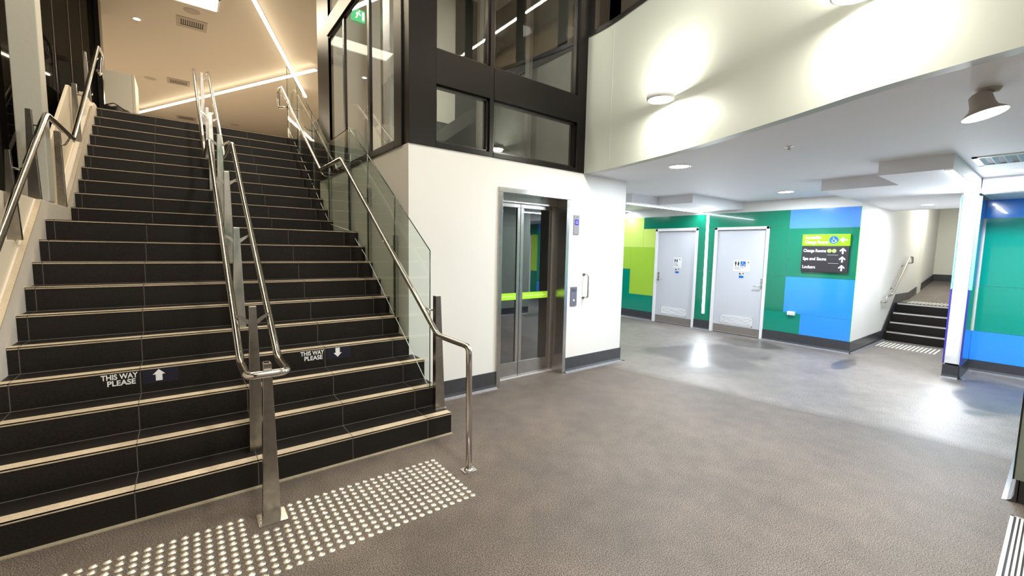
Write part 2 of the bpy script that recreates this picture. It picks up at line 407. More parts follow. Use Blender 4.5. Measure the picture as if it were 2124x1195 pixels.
# dark capping and windows above the fascia
sill = struct(sweep_wall('trim_2', [(x - .012, y) for x, y in fine], 4.15, 4.20, .13, frame_dk))
def at_fascia(y):
    for a, c in zip(fine, fine[1:]):
        if c[1] <= y <= a[1]: t = (y - a[1]) / (c[1] - a[1]); return a[0] + t*(c[0] - a[0])
for k, (ya, yb) in enumerate([(.70, .36), (.36, -.36), (-.36, -1.3), (-1.3, -2.3), (-2.3, -3.4)]):
    w = thing('window_%d' % (20 + k), None, None, kind='structure')
    xa, xb = at_fascia(ya) + .04, at_fascia(yb) + .04
    b = MB()
    for (x, y, wd) in ((xa, ya, .05), (xb, yb, .05)):
        b.box((x - .03, y - wd, 4.2), (x + .05, y + wd, ZU))
    b.build('window_frame', frame_dk, w)
    b = MB(); b.face([(xa, ya - .05, 4.2), (xb, yb + .05, 4.2), (xb, yb + .05, ZU), (xa, ya - .05, ZU)]); b.build('pane', pane, w)
b = MB(); b.box((4.6, -8.9, ZF), (4.7, YW, ZU)); struct(b.build('wall_upper_room', blind_m))

# lift tower: white base
b = MB(); th = .16
b.box((XT0, YW, 0), (1.52, YW + th, ZC)); b.box((2.525, YW, 0), (XT1, YW + th, ZC)); b.box((1.52, YW, 2.20), (2.525, YW + th, ZC))
b.box((XT1 - .16, YW + th, 0), (XT1, 4.0, ZC)); b.box((XT0, YW + th, 0), (XT0 + .16, 3.9, ZC)); b.box((XT0, 3.9, 0), (XT1, 4.0, ZC))
struct(b.build('wall_lift', white))
# tower cladding (dark bronze frame on the front)
PX = [(.733, 1.355), (1.405, 2.645)]
b = MB(); y0, y1 = YW - .012, YW + .13
b.box((XT0, y0, ZC), (.733, y1, ZU)); b.box((1.355, y0 + .006, ZC), (1.405, y1, ZU)); b.box((2.645, y0, ZC), (2.80, y1, ZU))
for za, zb in [(ZC, 2.575), (3.115, 3.435), (5.25, 5.5)]:
    b.box((.733, y0, za), (1.355, y1, zb)); b.box((1.405, y0, za), (2.645, y1, zb))
struct(b.build('wall_cladding_front', black_clad, bevel=.003))
b = MB(); b.box((2.80, YW + .01, ZF), (XT1 + .1, YW + .13, ZU)); struct(b.build('wall_cladding_return', black_clad))
# front windows, each frame + pane
k = 1
for xa, xb in PX:
    for za, zb in [(2.575, 3.115), (3.435, 5.25)]:
        w = thing('window_%d' % k, None, None, kind='structure'); k += 1
        b = MB(); f = .022
        b.box((xa, YW + .02, za), (xa + f, YW + .07, zb)); b.box((xb - f, YW + .02, za), (xb, YW + .07, zb))
        b.box((xa, YW + .02, za), (xb, YW + .07, za + f)); b.box((xa, YW + .02, zb - f), (xb, YW + .07, zb))
        b.build('window_frame', frame_dk, w)
        b = MB(); b.face([(xa, YW + .045, za), (xb, YW + .045, za), (xb, YW + .045, zb), (xa, YW + .045, zb)]); b.build('pane', pane, w)
# side cladding (x = XT0 face towards the stair)
SX0, SX1 = XT0 - .014, XT0 + .05
b = MB()
b.box((SX0, YW + .13, ZC), (SX1, 1.06, ZU)); b.box((SX0, 3.35, ZC), (SX1, 3.95, ZU))
b.box((SX0, 1.06, ZC), (SX1, 3.35, 2.60)); b.box((SX0 - .02, 1.06, 4.40), (SX1, 3.35, 4.62))
struct(b.build('wall_cladding_side', black_clad, bevel=.003))
for (ya, yb) in [(1.06, 1.74), (1.80, 2.64), (2.70, 3.35)]:
    for za, zb in [(2.60, 4.40), (4.62, 6.0)]:
        w = thing('window_%d' % k, None, None, kind='structure'); k += 1
        b = MB(); f = .03
        b.box((XT0 - .012, ya - .03, za), (XT0 + .02, ya, zb)); b.box((XT0 - .012, yb, za), (XT0 + .02, yb + .03, zb))
        b.box((XT0 - .01, ya, zb - f), (XT0 + .02, yb, zb)); b.build('window_frame', frame_dk, w)
        b = MB(); b.face([(XT0 + .004, ya, za), (XT0 + .004, yb, za), (XT0 + .004, yb, zb), (XT0 + .004, ya, zb)]); b.build('pane', pane, w)
# shaft interior
b = MB(); b.box((XT0 + .05, 3.86, 2.55), (1.95, 3.95, ZU)); struct(b.build('wall_shaft', shaft_m))
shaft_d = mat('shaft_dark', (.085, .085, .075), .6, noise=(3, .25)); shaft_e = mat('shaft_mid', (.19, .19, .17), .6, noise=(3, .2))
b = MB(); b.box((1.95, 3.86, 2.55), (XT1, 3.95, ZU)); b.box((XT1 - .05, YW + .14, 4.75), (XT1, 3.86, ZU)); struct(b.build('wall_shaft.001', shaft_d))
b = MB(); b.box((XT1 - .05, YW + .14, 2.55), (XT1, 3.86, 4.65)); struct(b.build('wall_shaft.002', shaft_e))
b = MB(); b.box((XT1 - .08, YW + .14, 4.62), (XT1 - .04, 3.86, 4.78)); struct(b.build('trim_11', blackm))
b = MB(); b.box((2.30, 3.835, 3.75), (2.70, 3.86, ZU)); struct(b.build('trim_12', mat('pale_shaft_panel', (.78, .76, .66), .5)))
sw = thing('lift_shaft_steelwork', 'grey guide rails and bracing seen through the dark-framed tower windows', 'steelwork', (2.2, 2.6, 2.56))
for (x, y, w_) in [(2.35, 2.4, .09), (2.62, 2.9, .12), (3.3, 2.5, .07), (1.15, 3.2, .10)]:
    b = MB(); b.box((x, y, 2.557), (x + w_, y + .10, ZU - .01)); b.build('guide_rail', lift_grey, sw)
b = MB(); b.prism([(2.0, 3.6, 3.10), (2.0, 3.6, 3.34), (3.3, 3.6, 4.30), (3.3, 3.6, 4.06)], (0, .1, 0)); b.build('brace', shaft_d, sw)
b = MB(); b.prism([(2.3, 3.3, 2.7), (2.3, 3.3, 2.76), (3.5, 3.3, 3.5), (3.5, 3.3, 3.44)], (0, .05, 0)); b.build('brace', lift_grey, sw)
b = MB(); b.box((.6, 3.84, 2.56), (1.35, 3.858, ZU)); struct(b.build('trim_3', counter_m))
b = MB(); b.box((XT0 + .13, YW + .14, 2.53), (XT1, 3.9, 2.555)); struct(b.build('floor.003', shaft_m))
ex = thing('exit_sign', 'green and white running-man exit sign behind the tower side glass', 'exit sign', (1.0, 3.82, 4.96))
b = MB(); b.box((.90, 3.80, 4.965), (1.10, 3.838, 5.125)); b.build('housing', exit_g, ex)
b = MB(); flat(b, [(-.03, -.05), (-.005, -.01), (.0, .02), (.03, -.005), (.04, .005), (.01, .045), (-.025, .04), (-.04, .01), (-.03, .005), (-.02, .02), (-.03, -.02), (-.05, -.045)], (1.0, 3.798, 5.04), (1, 0, 0), (0, 0, 1), .002)
flat(b, circ(.013, .015, .062), (1.0, 3.798, 5.04), (1, 0, 0), (0, 0, 1), .002); b.build('running_figure', exit_w, ex)
b = MB(); flat(b, [(.055, -.06), (.09, -.06), (.09, .06), (.055, .06)], (1.0, 3.798, 5.04), (1, 0, 0), (0, 0, 1), .002); b.build('door_symbol', exit_w, ex)

# skirting with cove, run along straight paths
def skirting(name, p, q, nrm, h=.19):
    p, q, n = Vector((*p, 0)), Vector((*q, 0)), Vector((*nrm, 0))
    prof = [(0, 0), (.062, 0), (.040, .004), (.022, .018), (.013, .045), (.011, h), (0, h)]
    b = MB(); b.prism([p + n*a + Vector((0, 0, z)) for a, z in prof], q - p)
    b.bm.normal_update()
    for f in b.bm.faces:
        c = f.calc_center_median()
        if c.z < .03 and c.z > .001 and len(f.verts) == 4: f.material_index = 1
    o = struct(b.build(name, skirt, mats=[cove_m])); return o
skirting('baseboard_lift', (XT0, YW), (1.487, YW), (0, -1)); skirting('baseboard_lift.001', (2.558, YW), (XT1 + .012, YW), (0, -1))
skirting('baseboard_lift.002', (XT1, YW - .012), (XT1, 4.0), (1, 0)); skirting('baseboard_lift.003', (XT0, YW), (XT0, 2.2), (-1, 0))
b = MB(); b.prism([(XT1 - .02, YW, 0), (XT1 + .06, YW - .06, 0), (XT1 + .06, YW + .04, 0)], (0, 0, .006)); struct(b.build('trim_4', skirt))

# green panel wall (carcass, coloured glass panels are its parts)
gw = thing('wall_green', None, None, kind='structure')
D1, D2 = (1.607, 2.599), (.266, 1.261)
b = MB()
for ya, yb in [(-1.02, D2[0] + .04), (D2[1] - .04, D1[0] + .04), (D1[1] - .04, 7.9)]: b.box((XG + .008, ya, 0), (XG + .16, yb, ZC))
for ya, yb in [D1, D2]: b.box((XG + .008, ya + .04, 2.02), (XG + .16, yb - .04, ZC))
b.build('wall_core', white, gw)
def panel(ya, yb, za, zb, m, parent=gw, x=XG, s=-1):
    g = .0016; b = MB(); b.box((x, ya + g, za + g), (x + .008, yb - g, zb - g)); b.build('wall_panel', m, parent)
zt = 2.335
panel(-1.03, -.047, 2.01, zt, blue_t); panel(-.047, 1.20, 2.063, zt, green_d); panel(1.20, 1.607, 2.063, zt, green_d); panel(1.607, 2.93, 2.075, zt, green_d)
panel(-1.03, -.047, 1.18, 2.01, green_d); panel(-.047, D2[0], 1.19, 2.063, green_d)
panel(-1.03, -.047, .545, 1.18, blue); panel(-1.03, -.316, .19, .545, blue)
panel(-.047, D2[0], .545, 1.19, green_d); panel(-.316, D2[0], .19, .545, teal)
panel(D2[1], D1[0], 1.19, 2.063, green_d); panel(D2[1], D1[0], .19, 1.19, green_d)
panel(2.93, 7.9, 1.66, zt, lime_y); panel(D1[1], 2.93, 1.66, 2.075, lime_y)
panel(D1[1], 3.265, .565, 1.66, lime); panel(3.265, 7.9, 1.15, 1.66, lime)
panel(3.265, 7.9, .19, 1.15, teal); panel(D1[1], 3.265, .19, .565, teal)
skirting('baseboard_green', (XG, D2[0]), (XG, -1.042), (-1, 0)); skirting('baseboard_green.001', (XG, D1[0]), (XG, D2[1]), (-1, 0)); skirting('baseboard_green.002', (XG, 7.9), (XG, D1[1]), (-1, 0))
# edge bead of the panels at the corner
b = MB(); b.box((XG - .002, -1.034, .19), (XG + .012, -1.03, zt)); struct(b.build('trim_5', pale_gr))

# corridor beyond the corner
b = MB(); b.box((XG + .009, -1.03, 0), (13.6, -1.021, 2.95)); b.box((XG + .17, -1.021, 0), (13.6, -.93, 2.95)); struct(b.build('wall_corridor_left', white))
b = MB(); b.box((13.4, -4, 0), (13.6, -1.0, 2.95)); b.box((11.6, -1.06, 0), (11.9, -1.02, 2.95)); struct(b.build('wall_corridor_end', beige_wall))
skirting('baseboard_corridor', (XG - .012, -1.03), (9.15, -1.03), (0, -1))
# corridor right wall, pillar end
pw = thing('wall_pillar', None, None, kind='structure')
b = MB(); b.box((6.64, -2.305, .19), (12.5, -2.155, 2.95)); b.build('wall_core', white, pw)
b = MB(); b.box((6.70, -2.29, 0), (12.5, -2.17, .19)); b.build('plinth', skirt, pw)
b = MB(); b.box((6.632, -2.29, .195), (6.641, -2.17, 2.38)); b.build('front_sheet', white_gl, pw)
b = MB(); b.box((6.632, -2.165, 1.16), (6.645, -2.15, 2.33)); b.box((6.632, -2.34, 1.16), (6.645, -2.31, 2.33)); b.build('edge_strip', cyan, pw)
b = MB(); b.box((6.632, -2.165, .185), (6.645, -2.15, 1.16)); b.box((6.632, -2.325, .185), (6.645, -2.31, 1.16)); b.build('edge_strip', purple, pw)
for za, zb, m in [(.15, .565, blue), (.565, 1.18, teal), (1.18, 2.34, blue_t)]:
    b = MB(); b.box((6.645, -2.314, za), (7.40, -2.305, zb)); b.build('wall_panel', m, pw)
skirting('baseboard_pillar', (6.64, -2.155), (6.64, -2.305), (-1, 0), .17)
skirting('baseboard_pillar.001', (6.64, -2.305), (7.40, -2.305), (0, -1), .17)

# right wall with green and blue panels (continues behind the camera's right)
rw = thing('wall_right', None, None, kind='structure')
b = MB(); b.box((7.408, -5.30, 0), (7.55, -2.30, ZC)); b.box((7.408, -9, 0), (7.55, -6.46, ZC)); b.box((7.408, -6.46, 2.02), (7.55, -5.30, ZC)); b.build('wall_core', white, rw)
for ya, yb, za, zb, m in [(-5.0, -2.314, 2.10, zt + .01, blue), (-5.0, -2.33, 1.185, 2.10, green_b), (-5.0, -2.33, .565, 1.185, green_b), (-5.0, -2.314, .16, .565, blue),
                          (-5.30, -5.0, .9, 2.02, lime), (-6.46, -5.0, 2.02, zt, green_d), (-5.30, -5.0, .16, .9, green_d), (-9, -6.46, .16, 1.9, blue_t), (-9, -6.46, 1.9, zt, green_d)]:
    panel(ya, yb, za, zb, m, rw, 7.40)
skirting('baseboard_right', (7.40, -2.30), (7.40, -5.26), (-1, 0), .16); skirting('baseboard_right.001', (7.40, -6.5), (7.40, -9), (-1, 0), .16)
b = MB(); b.box((6.40, -9, 2.345), (7.41, -2.345, ZC)); struct(b.build('ceiling_bulkhead', ceil_m))

# ceiling bulkheads
def bulk(name, poly): slab(name, poly, ZB, ZC + .001, ceil_m)
bulk('ceiling_bulkhead', [(4.72, 1.46), (5.47, 1.46), (5.50, .83), (XG + .01, .76), (XG + .01, 1.64), (4.72, 1.64)])
bulk('ceiling_bulkhead', [(5.33, -1.03), (5.33, -1.79), (4.45, -1.79), (4.45, -2.335), (9.0, -2.335), (9.0, -1.03)])
b = MB(); b.box((8.98, -2.2, ZB), (9.02, -1.03, 2.95)); struct(b.build('trim_6', ceil_m))

# enclosing walls out of view
b = MB(); b.box((-8, -9.1, 0), (14, -9, ZU)); struct(b.build('wall_back', white))
b = MB(); b.box((-8, 23.9, ZF), (14, 24, ZU)); struct(b.build('wall_far', ceil_up))
b = MB(); b.box((13.9, -9, 0), (14, 24, ZU)); struct(b.build('wall_east', beige_wall))
b = MB(); b.box((-8.1, 9, ZF), (-8, 24, ZU)); struct(b.build('wall_west', ceil_up))
b = MB(); b.box((3.65, 7.8, 0), (7.3, 7.9, ZC)); struct(b.build('wall_north', white))

# ------------------------------------------------------------------ left side: black glass wall, column, stepped parapet
b = MB(); b.box((-2.42, -9, 0), (-2.375, 8.95, ZU)); struct(b.build('wall_left_glazing', curtain_blk))
for i, (y, w_) in enumerate([(-6.0, .03), (-3.5, .03), (-1.0, .03), (1.52, .05), (4.53, .012), (5.55, .012), (6.54, .012), (8.66, .04), (8.93, .03)]):
    b = MB(); b.box((-2.376, y - w_/2, 1.5), (-2.369, y + w_/2, ZU)); struct(b.build('window_%d' % (40 + i), mull_m))
b = MB(); b.box((-2.37, 8.0, ZF), (-2.30, 8.35, ZU)); struct(b.build('window_60', frame_dk))
col = MB(); col.box((-2.335, 2.47, 1.9), (-2.16, 2.66, ZU)); struct(col.build('wall_column', mat('column_paint', (.50, .49, .43), .5, noise=(40, .06)), bevel=.006))
XA, XB = -2.19, -2.158                                     # inner band with sloping coping
b = MB()
prof = [(-.4, 0), (-.4, .10), (.911 - 1.0, 1.011 - .7096), (2.154, 1.893), (3.117, 1.893), (5.292, 3.407), (5.45, 3.49), (5.62, 3.50), (5.76, 3.47), (5.76, 0)]
b.prism([(XB, y, z) for y, z in prof], (XA - XB - .04, 0, 0))
struct(b.build('wall_stringer', stringer, bevel=.004))
b = MB()                                                   # outer stepped parapet
b.prism([(-2.235, y, z) for y, z in [(-3, 0), (-3, 1.9), (1.69, 1.9), (1.69, 0)]], (-.135, 0, 0))
b.prism([(-2.2, y, z) for y, z in [(1.69, 0), (1.69, 1.9), (3.15, 1.9), (3.15, 0)]], (-.17, 0, 0))
b.prism([(-2.2, y, z) for y, z in [(-3, 0), (-3, 1.555), (1.69, 1.555), (1.69, 0)]], (-.035, 0, 0))
b.prism([(-2.25, y, z) for y, z in [(2.66, 1.9), (2.66, 2.15), (3.05, 2.43), (4.35, 3.40), (5.3, 3.50), (5.70, 3.51), (5.76, 3.46), (5.76, 1.9)]], (-.03, 0, 0))
b.prism([(-2.197, y, z) for y, z in [(3.15, 1.9), (5.0, 3.19), (5.0, 3.505), (5.70, 3.505), (5.74, 3.46), (5.74, 1.9)]], (-.055, 0, 0))
struct(b.build('wall_parapet', mat('parapet_paint', (.74, .66, .54), .6), bevel=.004))
b = MB(); b.prism([(XB + .0015, y, z) for y, z in [(-.089, .285), (2.154, 1.876), (2.154, 1.893), (-.089, .302)]], (-.034, 0, 0)); struct(b.build('trim_7', nose_m))
b = MB(); b.prism([(XB + .0015, y, z) for y, z in [(3.117, 1.876), (5.292, 3.39), (5.292, 3.407), (3.117, 1.893)]], (-.034, 0, 0)); struct(b.build('trim_8', nose_m))

# ================================================================== STAIRCASE
st = thing('staircase', 'wide dark-tiled staircase in two flights with cream nosings on every step', 'staircase', (-.83, 0, 0))
for n in range(1, 21):
    y, z = nose(n)
    if n < 20: yn = nose(n+1)[0]
    else: yn = y + .02
    xr = .503 if n == 1 else XR if n < 4 else XT0 - .002
    b = MB(); b.box((XL, y, z - R if n > 1 else 0), (xr, yn + .02, z))
    if n > 1:                                              # light grout line where riser meets the tread below
        b.bm.faces.ensure_lookup_table(); nf = len(b.bm.faces)
        b.box((XL, y - .0012, z - R - .001), (xr, y + .002, z - R + .0028)); b.bm.faces.ensure_lookup_table()
        for f in b.bm.faces[nf:]: f.material_index = 1
    o = b.build('step', tile_m, st, mats=[grout_m])
    b = MB(); b.box((XL, y - .004, z - .010), (xr + .001, y + .004, z + .003)); b.box((XL, y - .004, z - .002), (xr + .001, y + .076, z + .003))
    for k in range(3): b.box((XL, y + .030 + k*.009, z + .003), (xr, y + .036 + k*.009, z + .0034))
    b.build('nosing', nose_m, o)
b = MB(); b.box((XL, -.03, 0), (XR + .01, .0, .006)); b.build('base_trim', mat('sandy_sealant', (.30, .26, .18), .7, noise=(40, .3)), st)

# "THIS WAY PLEASE" vinyl on riser 4
def riser_sticker(x0, flip, label):
    y = .7416 - .0012; s = thing('stair_sticker', label, 'sticker', (x0, y, .6))
    b = MB(); b.box((x0 + .205, y, .582), (x0 + .40, y + .001, .690)); b.build('backing', navy, s)
    text('lettering', 'THIS WAY', .050, (x0 + .088, y - .0002, .640), (1, 0, 0), (0, 0, 1), lett_w, s, .0008, 'CENTER', .0011, fit=.184)
    text('lettering', 'PLEASE', .050, (x0 + .096, y - .0002, .597), (1, 0, 0), (0, 0, 1), lett_w, s, .0008, 'CENTER', .0011, fit=.142)
    P = [(-.018, -.040), (.018, -.040), (.018, .004), (.034, .004), (0, .040), (-.034, .004), (-.018, .004)]
    if flip: P = [(a, -c) for a, c in P]
    b = MB(); flat(b, P, (x0 + .292, y - .0002, .637), (1, 0, 0), (0, 0, 1), .0008); b.build('arrow', lett_w, s)
riser_sticker(-1.70, False, 'THIS WAY PLEASE vinyl lettering with an arrow pointing up, on the left flight')
riser_sticker(-.50, True, 'THIS WAY PLEASE vinyl lettering with an arrow pointing down, on the right flight')

# ================================================================== RAILINGS
def blade(b, x, y, z0, z1, w0, w1, th=.012, shift=0.):
    """tapering flat steel post standing across the stair"""
    b.prism([(x - w0/2, y, z0), (x + w0/2, y, z0), (x + w1/2 + shift, y, z1), (x - w1/2 + shift, y, z1)], (0, th, 0))
def arm(b, p, q, r=.006): b.tube([p, q], r, 8)

# centre railing
def green_reflect():  # green reflections on the centre posts, painted into the steel as noise
    m = mat('green_reflect_steel', (.6, .58, .54), .3, 1.); nt = m.node_tree; b = nt.nodes['Principled BSDF']
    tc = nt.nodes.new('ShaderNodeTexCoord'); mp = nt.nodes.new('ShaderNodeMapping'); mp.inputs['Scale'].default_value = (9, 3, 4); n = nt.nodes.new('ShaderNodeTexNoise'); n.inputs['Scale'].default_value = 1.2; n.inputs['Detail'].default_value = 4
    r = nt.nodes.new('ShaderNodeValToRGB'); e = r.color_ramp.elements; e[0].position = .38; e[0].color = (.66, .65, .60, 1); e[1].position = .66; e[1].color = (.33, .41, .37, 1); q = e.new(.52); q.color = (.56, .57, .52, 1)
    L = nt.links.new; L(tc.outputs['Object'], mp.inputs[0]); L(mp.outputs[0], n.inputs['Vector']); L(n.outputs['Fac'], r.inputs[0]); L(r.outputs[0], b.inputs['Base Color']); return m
green_reflect_m = green_reflect()
cr = thing('centre_railing', 'double stainless handrail on flat blade posts down the middle of the staircase', 'railing', (-.893, -.42, 0))
XC = -.893
posts = [(-.42, 0, .905, .092, .042), (.15, R, 1.155, .090, .042), (1.04, 5*R, 1.69, .088, .042), (1.78, 8*R, 2.23, .085, .042), (2.52, 10*R, 2.71, .085, .042), (4.0, 13*R, 3.28, .08, .042), (4.68, 16*R, 3.51, .08, .042), (5.9, ZF, 4.36, .08, .042)]
for i, (y, z0, z1, w0, w1) in enumerate(posts):
    b = MB(); blade(b, XC, y, z0, z1, w0, w1, .05); p = b.build('post', green_reflect_m if 1 < y < 4.5 else steel_dk, cr, bevel=.003)
    if i == 0:
        b = MB(); b.box((XC - .072, y - .065, 0), (XC + .072, y + .075, .008)); b.build('base_plate', steel, p)
    if i > 0:
        b = MB()
        for s in (-1, 1):
            zz = z1 - .10
            b.prism([(XC + s*.018, y + .01, zz - .028), (XC + s*.018, y + .01, zz + .008), (XC + s*.09, y + .01, zz + .052), (XC + s*.094, y + .01, zz + .040)], (0, .012, 0))
        b.build('bracket', chrome, p)
def railz(y):                                             # rail height along the flights
    return .85 if y < -.13 else .85 + (y + .13)*.7036 if y < 2.36 else 2.602 if y < 3.40 else 2.602 + (y - 3.4)*.68
r_ = .0215
def cpath(x): return [(x, -.43, .85), (x, -.13, .85), (x, 2.36, 2.602), (x, 3.40, 2.602), (x, 6.15, 4.47)]
xl_, xr_ = -.993, -.795
path = [(xl_, 6.35, 4.50), (xl_, 6.12, 4.45)] + cpath(xl_)[::-1][1:-1] + [(xl_, -.44, .85), (xr_, -.44, .85)] + cpath(xr_)[1:-1] + [(xr_, 6.12, 4.45), (xr_, 6.35, 4.50)]
b = MB(); b.tube(path, r_, 16, .055); b.build('handrail', chrome, cr)
b = MB(); b.box((XC - .013, -.405, .80), (XC + .013, -.36, .905)); b.build('end_cap', steel, cr)

# right balustrade
post_dk = mat('dark_steel_post', (.15, .14, .13), .25, 1., noise=(20, .3))
rb = thing('stair_balustrade', 'glass-panelled stair balustrade with blade posts and handrail beside the lift wall', 'balustrade', (.42, .13, 0))
rp = [(.13, R, 1.154), (1.0, 4*R, 1.675), (1.76, 7*R, 2.21), (2.45, 10*R, 2.69), (3.36, 10*R, 2.64), (4.28, 13*R, 3.45), (5.3, 17*R, 4.0), (6.15, ZF, 4.40)]
for (y, z0, z1) in rp:
    b = MB(); w0, w1 = (.09, .045) if y < .5 else (.034, .026)
    b.prism([(.423, y, z0), (.423 + w0, y, z0), (.423 + w1, y, z1), (.423, y, z1)], (0, .014, 0)); b.prism([(.428, y + .014, z0), (.44, y + .014, z0), (.44, y + .014, z1), (.428, y + .014, z1)], (0, .05, 0))
    p = b.build('post', steel_dk if y < .5 else steel, rb)
    b = MB(); b.box((.415, y - .02, z0), (.43 + w0, y + .06, z0 + .008)); b.build('base_plate', steel, p)
    b = MB(); zz = min(z1 - .09, 99); b.tube([(.43, y + .02, zz - .03), (.36, y + .02, zz - .02), (.31, y + .02, zz + .03)], .007, 8, .02); b.build('bracket', chrome, p)
def gz(y, top):
    if top: return 1.534 + .68*(y - .226) if y < 2.38 else 2.99 if y < 3.36 else 2.99 + .68*(y - 3.36)
    return .173 + .70*y if y < 2.23 else 1.745 if y < 3.32 else 1.745 + .68*(y - 3.32) + .1
for (ya, yb) in [(.226, .985), (.995, 1.745), (1.755, 2.40), (2.41, 3.35), (3.36, 4.27), (4.28, 5.28), (5.29, 6.14)]:
    X = .416
    gp = MB(); n = 6; ys = [ya + (yb - ya)*k/n for k in range(n+1)]
    lo = [(X, y, gz(y, 0)) for y in ys]; hi = [(X, y, gz(y, 1)) for y in ys]
    gp.face(lo + hi[::-1]); g = gp.build('glass_panel', pane_bal, rb)
    e = MB(); w_ = .0045
    for L_, up in ((lo, -1), (hi, 1)):
        if up == -1: continue
        e.tube([L_[0], L_[-1]] if ya != 2.41 else [L_[0], L_[-1]], w_, 6)
    e.tube([lo[0], hi[0]], w_, 6); e.tube([lo[-1], hi[-1]], w_, 6); e.build('dark_edge', glass_edge, g)
    e = MB(); e.tube([lo[0], lo[-1]], .004, 6); e.build('light_edge', glass_edge_l, g)
xh = .30
b = MB(); b.tube([(xh, -.615, .004), (xh, -.60, .885), (xh, -.14, .885), (xh, 2.35, 2.60), (xh, 3.32, 2.60), (xh, 6.05, 4.45), (xh, 6.35, 4.47), (xh, 6.35, 4.15), (xh + .12, 6.2, 4.15)], r_, 16, .05); b.build('handrail', chrome, rb)
b = MB(); b.box((xh - .047, -.655, 0), (xh + .047, -.573, .007)); b.build('base_plate', steel, rb)
b = MB(); b.lathe([(.0, .008), (.034, .008), (.034, .012), (.023, .02), (0, .02)], Matrix.Translation((xh, -.615, 0)), 24); b.build('base_collar', steel, rb)

# left railing
lr = thing('left_railing', 'single stainless handrail on short blade posts along the left parapet', 'railing', (-2.2, 1.55, 1.55))
for (y, z0, z1, x, w0, w1) in [(.62, 1.555, 1.62, -2.20, .06, .05), (1.55, 1.555, 2.19, -2.20, .076, .026), (2.25, 1.9, 2.635, -2.212, .076, .034), (3.1, 1.9, 2.63, -2.186, .064, .046), (4.35, 2.7, 3.435, -2.208, .07, .044), (5.5, 3.51, 4.18, -2.226, .07, .024)]:
    b = MB(); blade(b, x, y, z0, z1, w0, w1, .04); p = b.build('post', steel_dk, lr, bevel=.003)
    b = MB(); b.tube([(x, y + .02, z1 - .12), (-2.14, y + .02, z1 - .13), (-2.10, y + .02, z1 - .05)], .008, 8, .02); b.build('bracket', chrome, p)
b = MB(); b.tube([(-2.10, -2.2, .40), (-2.10, -.4, .85), (-2.10, .0, .98), (-2.10, 2.19, 2.60), (-2.10, 3.28, 2.60), (-2.10, 5.62, 4.32), (-2.10, 5.95, 4.32), (-2.13, 5.95, 4.02), (-2.13, 5.75, 4.02)], r_ + .001, 16, .05); b.build('handrail', chrome, lr)
b = MB(); b.tube([(-2.10, -2.2, .40), (-2.10, -2.2, 0)], r_, 12); b.build('end_post', chrome, lr)

# ================================================================== TACTILE STUDS (floor domes)
b = MB(); b.lathe([(.0178, 0), (.0175, .002), (.0160, .0044), (.0130, .0062), (.009, .0074), (.0045, .0080), (0, .0082)], seg=20)
stud0 = b.build('tactile_stud', mat('stud_steel', (.88, .84, .74), .36, 1., noise=(300, .12)))
DX, DY = .1592, -.3386
spots = []
Ci = Vector((-1.2314, -3.0689, 1.5624))
for i in range(46):
    for j in range(12):
        x, y = DX - .05*i, DY - .05*j
        if XC - .105 < x < XC + .095 and -.53 < y < -.325: continue
        if x < XL + .0 and False: continue
        d = Vector((x, y, 0)) - Ci; q = d.dot(fwd); u = 1062 + 885.01*d.dot(r2)/q; v = 597.5 - 885.01*d.dot(u2)/q
        if u < -6 or v > 1201: continue
        spots.append((d.length, x, y))
spots.sort()
SL = 'small round steel tactile stud in the grid on the floor before the stairs'
for k, (_, x, y) in enumerate(spots[:300]):
    o = stud0 if k == 0 else stud0.copy()
    if k: COL.objects.link(o)
    o.location = (x, y, 0); tag(o, SL, 'tactile stud', 'tactile studs at the foot of the stairs')
rest = MB()
for (_, x, y) in spots[300:]:
    rest.lathe([(.0178, 0), (.0175, .002), (.0160, .0044), (.0130, .0062), (.009, .0074), (.0045, .0080), (0, .0082)], Matrix.Translation((x, y, 0)), 14)
o = rest.build('tactile_stud_field', stud0.data.materials[0]); tag(o, 'farther steel tactile studs of the grid before the stairs', 'tactile studs', None, 'stuff')

# ================================================================== LIFT
lf = thing('lift_entrance', 'stainless lift doorway with two narrow glazed doors in the white wall', 'lift', (2.02, YW, 0))
b = MB(); ya, yb = YW - .022, YW + .235
b.box((1.485, ya, 0), (1.537, yb, 2.175)); b.box((2.505, ya, 0), (2.558, yb, 2.175)); b.box((1.485, ya, 2.175), (2.558, yb, 2.23))
b.build('door_frame', lift_steel, lf, bevel=.003)
b = MB(); b.box((1.537, YW + .17, 2.10), (2.505, YW + .235, 2.175)); b.build('header', lift_grey, lf)
def leaf(xa, xb, y):
    l = MB(); s_ = .045
    l.box((xa, y, .012), (xb, y + .035, .19)); l.box((xa, y, 2.05), (xb, y + .035, 2.13))
    l.box((xa, y, .19), (xa + s_, y + .035, 2.05)); l.box((xb - s_, y, .19), (xb, y + .035, 2.05))
    o = l.build('door_leaf', lift_steel, lf, bevel=.002)
    g = MB(); g.face([(xa + s_, y + .015, .19), (xb - s_, y + .015, .19), (xb - s_, y + .015, 2.05), (xa + s_, y + .015, 2.05)]); g.build('glass', pane_lift, o)
    h = MB(); h.box((xa + s_, y + .0, .955), (xb - s_, y + .012, 1.035)); h.build('safety_strip', lime_strip, o)
    t = MB(); x = xa + s_ + .03
    while x < xb - s_ - .03:
        w_ = random.choice((.006, .010, .014)); t.box((x, y - .001, .990), (x + w_, y, 1.003)); x += w_ + random.choice((.004, .004, .012))
    t.build('strip_text', film_txt, o)
leaf(1.537, 1.963, .955); leaf(1.970, 2.472, .955)
b = MB(); b.box((2.472, .965, .012), (2.505, 1.0, 2.10)); b.build('door_track', lift_grey, lf)
b = MB(); b.box((1.537, .915, 0), (2.505, 1.02, .008)); b.build('sill', alum, lf)
